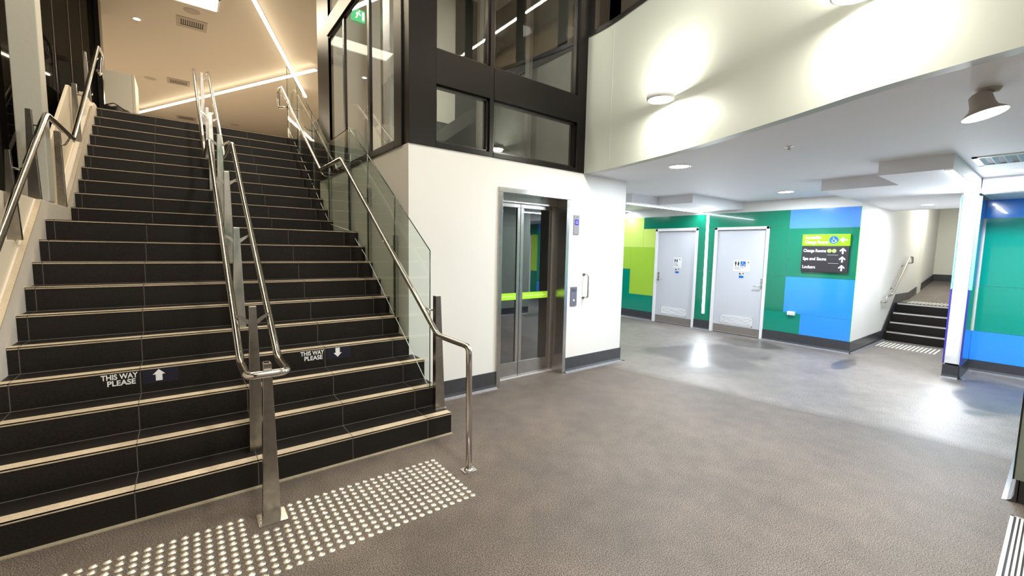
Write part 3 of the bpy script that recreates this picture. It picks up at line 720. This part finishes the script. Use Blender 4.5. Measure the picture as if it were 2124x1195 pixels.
b = MB(); b.box((1.52, 2.55, 0), (2.56, 2.6, 2.4)); b.box((1.47, 1.05, 0), (1.52, 2.6, 2.4)); b.box((2.56, 1.05, 0), (2.61, 2.6, 2.4)); b.box((1.52, 1.05, 2.35), (2.56, 2.6, 2.4)); b.box((1.52, 1.05, 0), (2.56, 2.6, .02))
b.box((1.60, 1.6, 1.86), (2.5, 1.63, 2.02)); b.build('lift_car', car_m, lf)
b = MB(); b.tube([(1.62, 2.50, .95), (2.46, 2.50, .95)], .016, 10); b.build('car_handrail', steel, lf)

ip = thing('lift_indicator', 'small grey floor indicator with a blue G display, right of the lift doors', 'indicator panel', (2.69, YW, 1.76))
b = MB(); b.box((2.643, YW - .012, 1.757), (2.740, YW, 2.0)); b.build('face_plate', mat('grey_plate', (.20, .195, .215), .45, .2), ip, bevel=.002)
b = MB(); b.box((2.662, YW - .014, 1.878), (2.722, YW - .012, 1.945)); b.build('display', disp_blue, ip)
text('display_letter', 'G', .056, (2.692, YW - .0145, 1.892), (1, 0, 0), (0, 0, 1), disp_txt, ip, .0008, 'CENTER', .0015)
b = MB(); b.lathe([(0, .003), (.004, .003), (.004, 0)], basis((2.692, YW - .012, 1.975), (1, 0, 0), (0, 0, 1)), 12); b.build('screw', lett_k, ip)
cp = thing('lift_call_panel', 'small grey lift call panel with braille label and one round button', 'call panel', (2.68, YW, .86))
b = MB(); b.box((2.627, YW - .012, .855), (2.738, YW, 1.098)); b.build('face_plate', mat('blue_grey_plate', (.13, .14, .19), .4, .2), cp, bevel=.002)
b = MB(); b.lathe([(0, .006), (.011, .006), (.014, .003), (.015, 0)], basis((2.682, YW - .012, .925), (1, 0, 0), (0, 0, 1)), 20); b.build('button', plastic_w, cp)
b = MB()
for r__ in range(2):
    for q in range(6):
        if random.random() < .8: b.box((2.640 + q*.016, YW - .0135, 1.040 + r__*.022), (2.650 + q*.016, YW - .012, 1.052 + r__*.022))
b.build('raised_label', lett_k, cp)
gh = thing('grab_handle', 'white D-shaped grab handle on the wall right of the lift', 'grab handle', (2.88, YW, 1.1))
b = MB(); b.tube([(2.865, YW - .004, 1.255), (2.87, YW - .075, 1.255), (2.87, YW - .075, .955), (2.865, YW - .004, .955)], .011, 12, .045); b.build('grip', steel, gh)
for z in (1.255, .955):
    b = MB(); b.lathe([(0, .008), (.02, .008), (.026, .003), (.028, 0)], basis((2.865, YW, z), (1, 0, 0), (0, 0, 1)), 20); b.build('rosette', steel, gh)

# ================================================================== DOORS 1, 2 (grey toilet doors) and 3 on the right wall
def toilet_door(idx, ya, yb, xw, handle_hi):
    d = thing('door_%d' % idx, None, None, (xw, (ya + yb)/2, 0), kind='structure')
    b = MB(); w_ = .05; xo = xw - .022
    b.box((xo, ya, 0), (xw + .10, ya + w_, 2.063)); b.box((xo, yb - w_, 0), (xw + .10, yb, 2.063)); b.box((xo, ya, 2.013), (xw + .10, yb, 2.063))
    b.build('door_frame', white_gl, d, bevel=.003)
    xl = xw + .028
    b = MB(); b.box((xl, ya + w_ + .003, .012), (xl + .04, yb - w_ - .003, 2.006)); lf_ = b.build('door_leaf', door_m, d)
    b = MB(); b.box((xl + .045, ya + w_, 0), (xl + .05, yb - w_, 2.01)); b.build('rebate', blackm, d)
    b = MB(); b.box((xl - .002, ya + w_ + .005, .022), (xl, yb - w_ - .005, .16)); b.build('kick_plate', kick, lf_)
    c = (ya + yb)/2 + .0; hw = .30 if idx != 2 else .30
    b = MB(); b.box((xl - .006, c - hw, .185), (xl, c + hw, .205)); b.box((xl - .006, c - hw, .345), (xl, c + hw, .36)); b.box((xl - .006, c - hw, .185), (xl, c - hw + .015, .36)); b.box((xl - .006, c + hw - .015, .185), (xl, c + hw, .36))
    for k in range(5):
        z = .215 + k*.027; b.prism([(xl - .008, c - hw, z), (xl, c - hw, z + .02), (xl, c - hw, z + .004)], (0, 2*hw, 0))
    v = b.build('vent_grille', white_gl, lf_)
    b = MB(); b.box((xl - .0008, c - hw + .015, .205), (xl, c + hw - .015, .345)); b.build('vent_shadow', lett_k, v)
    hy = yb - w_ - .035 if handle_hi else ya + w_ + .035
    s = -1 if handle_hi else 1
    b = MB(); b.box((xl - .006, hy - .022, .93), (xl, hy + .022, 1.11)); b.tube([(xl - .004, hy, .965), (xl - .05, hy, .965), (xl - .05, hy + s*.12, .965)], .009, 10, .015); b.lathe([(0, .012), (.014, .012), (.014, 0)], basis((xl - .006, hy, 1.05), (0, -1, 0), (0, 0, 1)), 16)
    b.build('door_handle', steel, lf_)
    return xl
xs1 = toilet_door(1, *D1, XG, True); xs2 = toilet_door(2, *D2, XG, False); toilet_door(3, -6.46, -5.30, 7.40, False)

RT, UP = (0, -1, 0), (0, 0, 1)
def man(b, o, s): flat(b, circ(.075*s, 0, .92*s, 14), o, RT, UP); flat(b, [(-.15*s, .80*s), (.15*s, .80*s), (.17*s, .42*s), (.09*s, .42*s), (.08*s, 0), (-.08*s, 0), (-.09*s, .42*s), (-.17*s, .42*s)], o, RT, UP)
def woman(b, o, s): flat(b, circ(.075*s, 0, .92*s, 14), o, RT, UP); flat(b, [(-.10*s, .80*s), (.10*s, .80*s), (.20*s, .30*s), (.08*s, .30*s), (.07*s, 0), (-.07*s, 0), (-.08*s, .30*s), (-.20*s, .30*s)], o, RT, UP)
def wheelchair(b, o, s):
    flat(b, circ(.09*s, -.06*s, .86*s, 14), o, RT, UP)
    ring = circ(.33*s, 0, .30*s, 20, 2.3, 2.3 + 4.6); inner = circ(.24*s, 0, .30*s, 20, 2.3 + 4.6, 2.3)
    for a, c, d, e in zip(ring, ring[1:], inner[::-1], inner[::-1][1:]): flat(b, [a, c, e, d], o, RT, UP)
    flat(b, [(-.11*s, .74*s), (.0, .74*s), (.03*s, .45*s), (.26*s, .42*s), (.40*s, .08*s), (.46*s, .12*s), (.34*s, .52*s), (-.08*s, .55*s)], o, RT, UP)
def shower(b, o, s): flat(b, [(-.2*s, .75*s), (.2*s, .75*s), (.08*s, .95*s), (-.08*s, .95*s)], o, RT, UP)
# sign on door 1
s1 = thing('door_sign', 'small white toilet sign with two black figures on the left grey door', 'sign', (xs1, 2.06, 1.34))
b = MB(); b.box((xs1 - .003, 1.965, 1.235), (xs1, 2.155, 1.452)); b.build('plate', white_gl, s1)
b = MB(); man(b, (xs1 - .0032, 2.118, 1.338), .09); woman(b, (xs1 - .0032, 2.072, 1.338), .09); shower(b, (xs1 - .0032, 2.012, 1.335), .09); b.build('figures', lett_k, s1)
text('lettering', 'Unisex', .034, (xs1 - .0032, 2.143, 1.300), RT, UP, lett_k, s1, .0006); text('lettering', 'Ambulant', .030, (xs1 - .0032, 2.143, 1.270), RT, UP, lett_k, s1, .0006)
s2 = thing('door_sign', 'white sign with two figures and a blue wheelchair symbol on the right grey door', 'sign', (xs2, .73, 1.33))
b = MB(); b.box((xs2 - .003, .572, 1.222), (xs2, .880, 1.432)); b.build('plate', white_gl, s2)
b = MB(); man(b, (xs2 - .0032, .838, 1.322), .10); woman(b, (xs2 - .0032, .786, 1.322), .10); shower(b, (xs2 - .0032, .607, 1.32), .09); b.build('figures', lett_k, s2)
b = MB(); b.box((xs2 - .0045, .655, 1.318), (xs2 - .003, .748, 1.415)); b.build('blue_square', sign_bl, s2)
b = MB(); wheelchair(b, (xs2 - .0048, .705, 1.322), .085); b.build('wheelchair_symbol', lett_w, s2)
text('lettering', 'Unisex', .032, (xs2 - .0032, .855, 1.288), RT, UP, lett_k, s2, .0006); text('lettering', 'Accessible', .027, (xs2 - .0032, .855, 1.262), RT, UP, lett_k, s2, .0006)
text('lettering', 'Toilet  LH', .028, (xs2 - .0032, .748, 1.288), RT, UP, lett_k, s2, .0006)
for (xs, y, z, lab) in [(xs1, 2.062, 1.165, 'tiny blue and white notice under the sign on the left door'), (xs2, .722, 1.152, 'tiny blue and white notice under the sign on the right door')]:
    n = thing('door_notice', lab, 'notice', (xs, y, z))
    b = MB(); b.box((xs - .002, y - .046, z - .055), (xs, y + .046, z + .055)); b.build('plate', white_gl, n)
    b = MB(); b.box((xs - .003, y - .043, z - .052), (xs - .002, y + .043, z - .008)); b.build('blue_band', sign_bl, n)
    b = MB(); b.box((xs - .003, y + .015, z + .006), (xs - .002, y + .040, z + .045)); b.box((xs - .003, y - .042, z + .02), (xs - .002, y - .022, z + .048)); b.box((xs - .003, y - .012, z + .012), (xs - .002, y + .006, z + .026)); b.build('pictogram', lett_k, n)

# directory sign
ds = thing('directory_sign', 'wall directory sign, green top band over black rows with white arrows', 'sign', (XG, -.6, 1.59))
ya, yb = -.925, -.275; X = XG - .035
b = MB(); b.box((X, ya, 1.285), (XG, yb, 1.712)); b.build('lower_board', sign_dk, ds, bevel=.003)
b = MB(); b.box((X - .004, ya - .004, 1.716), (XG, yb + .004, 1.905)); b.build('top_band', sign_gr, ds, bevel=.003)
xf = X - .0002
text('lettering', 'Accessible', .078, (xf - .0045, yb - .035, 1.828), RT, UP, lett_w, ds, .001, bold=.001, fit=.23); text('lettering', 'Change Rooms', .074, (xf - .0045, yb - .035, 1.752), RT, UP, lett_w, ds, .001, bold=.001, fit=.335)
for z, t, w_ in [(1.612, 'Change Rooms', .322), (1.478, 'Spa and Sauna', .335), (1.340, 'Lockers', .185)]: text('lettering', t, .070, (xf, yb - .022, z), RT, UP, lett_w, ds, .001, bold=.0016, fit=w_)
b = MB(); flat(b, circ(.062), (xf - .0045, -.715, 1.812), RT, UP, .001); b.build('blue_disc', sign_bl, ds)
b = MB(); wheelchair(b, (xf - .0058, -.715, 1.768), .088); b.build('wheelchair_symbol', lett_w, ds)
b = MB()
for y in (-.665, -.730): flat(b, circ(.030), (xf, y, 1.635), RT, UP)
b.build('green_dots', pale_gr, ds)
AR = [(-.011, -.048), (.011, -.048), (.011, .012), (.036, -.012), (.044, .006), (.0, .050), (-.044, .006), (-.036, -.012), (-.011, .012)]
b = MB()
for z in (1.635, 1.500, 1.362): flat(b, AR, (xf, -.845 + .0, z), RT, UP)
flat(b, [(-y, x) for x, y in AR], (xf - .0045, -.845, 1.812), RT, UP); b.build('arrows', lett_w, ds)
b = MB(); b.box((xf - .0008, -.79, 1.566), (xf, -.64, 1.569)); b.box((xf - .0008, -.80, 1.432), (xf, -.66, 1.435)); b.build('divider_lines', lett_w, ds)
pt = thing('power_outlet', 'white double power outlet low on the green panels', 'power outlet', (XG, -.18, .54))
b = MB(); b.box((XG - .034, -.238, .508), (XG, -.122, .575)); b.build('cover', plastic_w, pt, bevel=.004)
b = MB()
for y in (-.205, -.155):
    b.box((XG - .0355, y - .010, .530), (XG - .034, y - .006, .542)); b.box((XG - .0355, y + .006, .530), (XG - .034, y + .010, .542)); b.box((XG - .0355, y - .002, .518), (XG - .034, y + .002, .527))
b.build('socket_slots', lett_k, pt)

# ================================================================== CORRIDOR STEPS
cs = thing('corridor_steps', 'flight of four dark steps with pale nosings down the side corridor', 'steps', (9.4, -1.5, 0))
SXs = [9.16, 9.34, 9.52, 9.78]
for i, x in enumerate(SXs):
    z = (i+1)*.165; x1 = SXs[i+1] if i < 3 else x + .3
    b = MB(); b.box((x, -2.154, 0 if i == 0 else z - .165), (x1 + .02, -1.043, z)); s = b.build('step', tile_m, cs)
    b = MB(); b.box((x - .006, -2.155, z - .02), (x + .03, -1.08, z + .004)); b.build('nosing', alum, s)
b = MB(); b.prism([(10.08, -2.155, 0), (10.08, -2.155, .66), (10.9, -2.155, .66), (13.4, -2.155, .99), (13.4, -2.155, 0)], (0, 1.125, 0)); struct(b.build('floor.004', floor_m))
b = MB(); b.prism([(9.0, -1.035, 0), (9.0, -1.035, .19), (9.82, -1.035, .83), (10.9, -1.035, .82), (13.4, -1.035, 1.15), (13.4, -1.035, 0)], (0, -.012, 0)); b.box((13.375, -4, .9), (13.40, -1.03, 1.15)); struct(b.build('baseboard_ramp', skirt))
hr = thing('corridor_handrail', 'short sloping stainless handrail on the white corridor wall', 'handrail', (9.6, -1.03, 1.1))
b = MB(); b.tube([(8.78, -1.035, .74), (8.78, -1.10, .74), (8.80, -1.10, .84), (9.15, -1.10, .86), (10.30, -1.10, 1.56), (10.55, -1.10, 1.56), (10.60, -1.10, 1.44), (10.60, -1.035, 1.44)], .019, 12, .04); b.build('rail', chrome, hr)
for x, z in [(9.4, 1.012), (10.1, 1.438)]:
    b = MB(); b.tube([(x, -1.035, z - .05), (x, -1.09, z - .05), (x, -1.10, z - .015)], .008, 8, .015); b.lathe([(0, .006), (.03, .006), (.03, 0)], basis((x, -1.03, z - .05), (1, 0, 0), (0, 0, 1)), 16); b.build('bracket', steel, hr)
def bars(n, x0, x1, y0, dy, z, lab, grp, m):
    b = MB(); b.box((0, 0, 0), (x1 - x0, .022, .005)); o0 = b.build('tactile_bar', m)
    for k in range(n):
        o = o0 if k == 0 else o0.copy()
        if k: COL.objects.link(o)
        o.location = (x0, y0 - dy*k, z); tag(o, lab, 'tactile bar', grp)
bars(15, 8.32, 8.88, -1.13, .052, 0, 'white tactile bar on the floor below the corridor steps', 'tactile bars below the corridor steps', tact_w)
bars(14, 10.0, 10.55, -1.20, .052, .66, 'cream tactile bar at the top of the corridor steps', 'tactile bars above the corridor steps', tact_w)

# near right: wall end and floor grate
b = MB(); b.box((2.93, -3.6, .17), (5.4, -2.965, ZC)); struct(b.build('wall_near_right', panel_gr))
b = MB(); b.box((2.915, -3.6, .165), (2.932, -2.962, ZC)); struct(b.build('trim_9', panel_gr)); b = MB(); b.box((2.912, -2.9655, .165), (2.94, -2.958, ZC)); struct(b.build('trim_10', frame_dk))
b = MB(); b.box((2.97, -3.6, 0), (5.4, -2.99, .17)); struct(b.build('wall_near_plinth', skirt))
skirting('baseboard_near', (5.4, -2.985), (2.95, -2.985), (0, 1), .16)
fg = thing('floor_grate', 'slotted aluminium drain grate set in the floor at the right corner', 'floor grate', (2.0, -3.3, 0))
b = MB(); x0, x1 = .6, 2.72
b.box((x0, -2.99, 0), (x1, -2.975, .006)); b.box((x1 - .012, -3.6, 0), (x1, -2.975, .006)); b.build('edge_frame', alum, fg)
b = MB()
for k in range(30): b.box((x0, -3.0 - .018*k - .010, .0005), (x1 - .014, -3.0 - .018*k, .006))
b.build('slats', mat('grate_bar', (.70, .66, .66), .4, .2), fg)
b = MB(); b.box((x0, -3.6, .0003), (x1 - .012, -2.99, .0012)); b.build('drain_bed', blackm, fg)

# ================================================================== LIGHT FITTINGS
def area(name, loc, size, power, col, direction=(0, 0, -1), shape='DISK', size_y=None, spread=None):
    l = bpy.data.lights.new(name, 'AREA'); l.energy = power; l.color = col; l.shape = shape; l.size = size
    if size_y: l.size_y = size_y
    if spread: l.spread = spread
    o = bpy.data.objects.new(name, l); COL.objects.link(o); o.location = loc
    o.rotation_euler = Vector(direction).to_track_quat('-Z', 'Y').to_euler(); return o

def downlight(x, y, z, label, power, r=.118, col=COOL):
    d = thing('downlight', label, 'downlight', (x, y, z), 'downlights in the lower ceiling')
    b = MB(); b.lathe([(r*.86, -.004), (r*.9, -.008), (r*1.08, -.006), (r*1.12, 0)], Matrix.Translation((x, y, z)), 32); b.build('trim_ring', white_gl, d)
    b = MB(); b.lathe([(0, -.004), (r*.88, -.004)], Matrix.Translation((x, y, z)), 32); b.build('lens', lamp_c, d)
    area('downlight_lamp', (x, y, z - .012), r*1.6, power, col)
downlight(3.223, -.305, ZC, 'round recessed downlight nearest the lift wall', 60)
downlight(6.18, -.305, ZC, 'round recessed downlight in front of the green wall sign', 60)
downlight(8.05, -1.63, ZB, 'round recessed downlight above the corridor steps', 44, .09)
downlight(5.99, -2.72, ZC, 'recessed downlight cut by the right edge, beside the ceiling vent', 60)
for (x, y, p_) in [(4.7, -4.1, 115), (4.2, 5.5, 62), (6.3, 5.5, 62), (5.6, -6.0, 62)]:                  # unseen downlights beyond the frame; the strongest is added to brighten blue panels
    area('downlight_lamp', (x, y, ZC - .01), .14, p_, COOL)

def led_strip(name, label, a, c, w, m, power, col, direction, grp=None, h=.02, spill=True, up=0):
    """a straight linear light: aluminium channel and glowing diffuser"""
    a, c = Vector(a), Vector(c); d = (c - a); L_ = d.length; d.normalize(); n = Vector(direction).normalized(); s = d.cross(n).normalized()
    t = thing(name, label, 'strip light', tuple(a), grp)
    def bar(e0, e1, w_, nm, mt, inset=0):
        b = MB(); P = [a + d*inset + s*w_/2 + n*e0, a + d*inset - s*w_/2 + n*e0, a + d*inset - s*w_/2 + n*e1, a + d*inset + s*w_/2 + n*e1]; b.prism(P, d*(L_ - 2*inset)); return b.build(nm, mt, t)
    bar(0, h*.5, w*1.25, 'channel', white_gl); bar(h*.5, h, w, 'diffuser', m, .002)
    if spill:
        l = area('strip_lamp', tuple((a + c)/2 + n*(h + .004)), L_*.98, power, col, direction, 'RECTANGLE', w)
        # orient the long side along the strip
        z = -n; x = d; y = z.cross(x); Mx = Matrix.Identity(4)
        for i in range(3): Mx[i][0], Mx[i][1], Mx[i][2] = x[i], y[i], z[i]
        Mx.translation = (a + c)/2 + n*(h + .004); l.matrix_world = Mx
        if up:                                        # upward light added above the fittings to brighten the upper ceiling
            l2 = area('ceiling_fill', tuple((a + c)/2), L_*.98, up, col, direction, 'RECTANGLE', w)
            M2 = Mx @ Matrix.Rotation(PI, 4, 'X'); M2.translation = (a + c)/2 - n*.004; l2.matrix_world = M2
    return t
dn = (0, 0, -1)
led_strip('strip_light', 'cool strip light along the left ceiling bulkhead edge', (4.76, 1.575, ZB), (XG - .02, 1.575, ZB), .05, led_cool, 26, COOL, dn)
led_strip('strip_light', 'vertical cool strip light on the green wall between the grey doors', (XG, 1.425, 2.33), (XG, 1.41, .33), .045, led_cool, 22, COOL, (-1, 0, 0))
led_strip('strip_light', 'short cool strip light seen past the lift wall corner', (5.6, 3.30, 2.50), (7.1, 3.30, 2.50), .05, led_cool, 16, COOL, dn)
led_strip('strip_light', 'cool strip light under the right ceiling bulkhead leading to the pillar', (4.47, -2.30, ZB), (6.60, -2.30, ZB), .045, led_cool, 22, COOL, dn)
led_strip('strip_light', 'vertical cool strip light on the face of the corner pillar', (6.632, -2.205, 2.38), (6.632, -2.205, .30), .05, led_cool, 26, COOL, (-1, 0, 0))
led_strip('strip_light', 'long warm strip light running up the upper ceiling towards the tower', (-2.169, 0.600, 5.860), (1.733, 10.798, 5.860), .06, led_warm, 260, WARM, dn, h=.05, up=9)
led_strip('strip_light', 'warm strip light crossing the upper ceiling diagonally above the stairs', (-2.329, 16.360, 5.880), (1.504, 8.576, 5.880), .08, led_warm, 240, WARM, dn, h=.05, up=9)
led_strip('strip_light', 'warm strip light inside the upper room beyond the curved fascia', (4.0, -4.6, ZU - .02), (4.0, -.6, ZU - .02), .06, led_warm, 90, WARM, dn)

# light panel in the upper ceiling
lp = thing('ceiling_light_panel', 'large square glowing panel at the top edge of the upper ceiling', 'light panel', (-1.2, 6.6, ZU))
b = MB(); b.box((-1.85, 6.78, ZU - .012), (-.56, 7.28, ZU - .002)); b.build('diffuser', sky_panel, lp)
b = MB()
for q in [((-1.88, 6.75), (-1.85, 7.31)), ((-.56, 6.75), (-.53, 7.31)), ((-1.88, 7.28), (-.53, 7.31)), ((-1.88, 6.75), (-.53, 6.78))]: b.box((*q[0], ZU - .03), (*q[1], ZU))
b.build('frame', white_gl, lp)

# upper ceiling fittings
def vent(x, y, s, label, rot=0.):
    v = thing('ceiling_vent', label, 'ceiling vent', (x, y, ZU), 'square vents in the upper ceiling')
    b = MB(); h = s/2
    b.box((x - h, y - h, ZU - .012), (x + h, y + h, ZU - .001)); b.build('face_plate', vent_m, v)
    b = MB(); n = 11
    for k in range(n):
        xx = x - h*.7 + k*(h*1.4/(n-1)); b.box((xx - h*.03, y - h*.62, ZU - .016), (xx + h*.03, y + h*.35, ZU - .012))
    b.box((x - h*.75, y + .36*h, ZU - .016), (x + h*.75, y + h*.45, ZU - .012)); b.build('slots', vent_dk, v)
vent(-.93, 8.22, .50, 'beige ceiling vent beside the glowing panel'); vent(-1.18, 12.42, .50, 'beige ceiling vent halfway back above the left flight'); vent(-1.0, 16.6, .55, 'farthest beige ceiling vent, just above the top step')
for (x, y, lab) in [(-.94, 7.62, 'round flush ceiling speaker between light panel and vent'), (-1.79, 12.6, 'round flush ceiling speaker left of the middle vent'), (.45, 16.45, 'farthest round ceiling speaker above the right flight')]:
    v = MB(); v.lathe([(0, -.008), (.10, -.008), (.125, -.006), (.135, 0)], Matrix.Translation((x, y, ZU)), 28); tag(v.build('ceiling_speaker', vent_m), lab, 'ceiling speaker', 'speakers in the upper ceiling')
u = thing('downlight', 'small round downlight alone in the upper left ceiling', 'downlight', (-1.81, 8.69, ZU))
b = MB(); b.lathe([(0, -.008), (.055, -.008)], Matrix.Translation((-1.81, 8.69, ZU)), 24); b.build('lens', lamp_c, u)
b = MB(); b.lathe([(.055, -.009), (.075, -.006), (.08, 0)], Matrix.Translation((-1.81, 8.69, ZU)), 24); b.build('trim_ring', white_gl, u)

# disc wall lights on the curved fascia (up and down light)
def wall_disc(y, z, label, power):
    x = at_fascia(y); t = (Vector((at_fascia(y - .05), y - .05)) - Vector((at_fascia(y + .05), y + .05))).normalized(); n = Vector((t.y, -t.x)) 
    if n.x > 0: n = -n
    c = Vector((x + n.x*.15, y + n.y*.15, z)); w = thing('wall_light', label, 'wall light', tuple(c), 'disc lights on the curved fascia')
    r = .125; Mx = Matrix.Translation(c)
    b = MB(); b.lathe([(r - .012, -.028), (r, -.024), (r + .004, 0), (r, .024), (r - .012, .028), (r - .012, -.028)], Mx, 40); b.build('rim', white_gl, w)
    b = MB(); b.lathe([(0, -.036), (r*.5, -.034), (r - .012, -.022)], Mx, 40); b.build('lower_lens', lamp_n, w)
    b = MB(); b.lathe([(r - .012, .022), (r*.5, .026), (0, .026)], Mx, 40); b.build('upper_lens', lamp_n, w)
    b = MB(); b.box((-.04, -.03, -.03), (.10, .03, .03)); o = b.build('wall_bracket', alum, w)
    ang = math.atan2(-n.y, -n.x); o.matrix_world = Matrix.Translation((x + n.x*.075, y + n.y*.075, z)) @ Matrix.Rotation(ang, 4, 'Z') @ Matrix.Translation((-.03, 0, 0))
    area('wall_light_lamp', (c.x, c.y, z - .045), r*1.6, power, NEUT); area('wall_light_lamp', (c.x, c.y, z + .035), r*1.6, power, NEUT, (0, 0, 1))
wall_disc(-.60, 3.03, 'round disc wall light on the curved white fascia near the tower', 22)
wall_disc(-2.26, 3.06, 'round disc wall light on the fascia, cut by the top edge', 20)

# ceiling spotlight, sprinkler, vent on the lower ceiling
sp = thing('spotlight', 'beige swivel spotlight hanging from the lower ceiling by the fascia', 'spotlight', (2.43, -2.68, ZC))
b = MB(); b.lathe([(0, -.02), (.045, -.02), (.055, 0)], Matrix.Translation((2.445, -2.70, ZC)), 24); b.build('ceiling_rose', lamp_body, sp)
b = MB(); b.prism([(2.43, -2.745, ZC - .01), (2.47, -2.715, ZC - .01), (2.45, -2.715, ZC - .075), (2.385, -2.665, ZC - .085), (2.385, -2.672, ZC - .04)], (.012, .016, 0)); b.build('bracket_arm', lamp_body, sp)
axis_ = Vector((.03, .24, .95)).normalized()
tilt = Matrix.Translation(Vector((2.397, -2.703, 2.372)) + axis_*.082) @ axis_.to_track_quat('Z', 'Y').to_matrix().to_4x4()
b = MB(); b.lathe([(0, .045), (.035, .045), (.048, .032), (.052, -.02), (.060, -.045), (.090, -.072), (.094, -.082)], tilt, 32); b.build('lamp_head', lamp_body, sp)
b = MB(); b.lathe([(0, -.083), (.05, -.086), (.092, -.082)], tilt, 32); b.build('lens', lamp_n, sp)
area('spot_lamp', tuple(tilt @ Vector((0, 0, -.09))), .14, 45, NEUT, tuple((tilt.to_3x3() @ Vector((0, 0, -1)))))
sk = MB(); Mx = Matrix.Translation((3.105, -1.45, ZC)); sk.lathe([(0, -.03), (.012, -.03), (.012, -.022), (.006, -.02), (.006, -.008), (.03, -.006), (.034, 0)], Mx, 20)
tag(sk.build('sprinkler', chrome), 'tiny chrome sprinkler head in the middle of the lower ceiling', 'sprinkler')
vt = thing('lower_ceiling_vent', 'rectangular slotted air grille in the lower ceiling by the right edge', 'ceiling vent', (5.05, -2.9, ZC))
b = MB(); x0, x1, y0, y1 = 4.80, 5.36, -3.35, -2.405; f = .04
b.box((x0, y0, ZC - .012), (x1, y0 + f, ZC)); b.box((x0, y1 - f, ZC - .012), (x1, y1, ZC)); b.box((x0, y0, ZC - .012), (x0 + f, y1, ZC)); b.box((x1 - f, y0, ZC - .012), (x1, y1, ZC)); b.build('frame', white_gl, vt)
b = MB(); b.box((x0 + f, y0 + f, ZC - .002), (x1 - f, y1 - f, ZC - .001)); b.build('duct_opening', blackm, vt)
b = MB()
for k in range(11):
    y = y0 + .07 + k*.08; b.prism([(x0 + f, y, ZC - .002), (x0 + f, y + .006, ZC - .002), (x0 + f, y + .036, ZC - .014), (x0 + f, y + .030, ZC - .014)], (x1 - x0 - 2*f, 0, 0))
b.build('louvres', mat('vent_blue_grey', (.30, .34, .42), .4), vt)

# upstairs: counter and bag
ct = thing('reception_counter', 'pale laminate counter block at the top of the stairs', 'counter', (-2.2, 7.9, ZF))
b = MB(); b.box((-2.25, 7.6, ZF), (-1.875, 8.4, 4.585)); b.build('body', counter_m, ct, bevel=.004)
b = MB(); b.box((-1.873, 7.6, ZF), (-1.835, 8.4, 4.585)); b.build('end_panel', counter_m, ct, bevel=.004)
bg = thing('sports_bag', 'black soft bag lying on the floor at the top of the stairs', 'bag', (-1.95, 6.1, ZF))
b = MB()
bmesh.ops.create_uvsphere(b.bm, u_segments=28, v_segments=16, radius=1, matrix=Matrix.Translation((-1.97, 6.15, ZF + .05)) @ Matrix.Rotation(.25, 4, 'Y') @ Matrix.Diagonal((.21, .14, .125, 1)))
for v in b.bm.verts:
    v.co.z += .010*math.sin(v.co.x*47) + .008*math.sin(v.co.y*61 + v.co.x*30); v.co.z = max(v.co.z, ZF + .001)
for f in b.bm.faces: f.smooth = True
b.build('body', bag_m, bg)
b = MB(); b.tube([(-2.10, 6.05, ZF + .16), (-2.0, 6.02, ZF + .20), (-1.88, 6.04, ZF + .12)], .008, 8, .03); b.build('strap', bag_m, bg)

# ================================================================== unseen lamps, placed out of the frame to fill the hall with light
for (x, y, L_, p) in [(-1.6, -3.0, 3.0, 90), (.6, -5.6, 3.0, 60)]:
    l = area('hall_strip_lamp', (x, y, ZU - .02), L_, p, (1., .86, .66), dn, 'RECTANGLE', .12)
area('tower_fill', (1.5, 1.3, 5.9), .5, 70, NEUT)  # added inside the shaft to brighten it, no fitting
area('corridor_lamp', (11.3, -1.6, 2.9), .3, 34, (1., .99, .88)); area('upper_room_fill', (3.6, -6.0, ZU - .05), .5, 60, WARM)  # the upper room light is an added, unseen fill
area('far_hall_fill', (-5, 13, ZU - .05), 2.0, 200, WARM); area('far_hall_fill', (9, 13, ZU - .05), 2.0, 200, WARM)  # added fill for the upper hall, kept out of view
area('atrium_lamp', (.2, -1.6, ZU - .03), .5, 170, (1., .96, .90)); area('atrium_lamp', (.2, -5.0, 5.9), .5, 80, (1., .96, .90))

# ================================================================== world and view
w = bpy.data.worlds.new('world'); scene.world = w; w.use_nodes = True
w.node_tree.nodes['Background'].inputs[0].default_value = (.8, .78, .75, 1); w.node_tree.nodes['Background'].inputs[1].default_value = .05
scene.view_settings.view_transform = 'Standard'; scene.view_settings.look = 'None'; scene.view_settings.exposure = 0.0; scene.view_settings.gamma = 1; scene.view_settings.use_curve_mapping = False
scene.cycles.use_denoising = True
scene.cycles.max_bounces = 10; scene.cycles.transparent_max_bounces = 16; scene.cycles.sample_clamp_indirect = 6
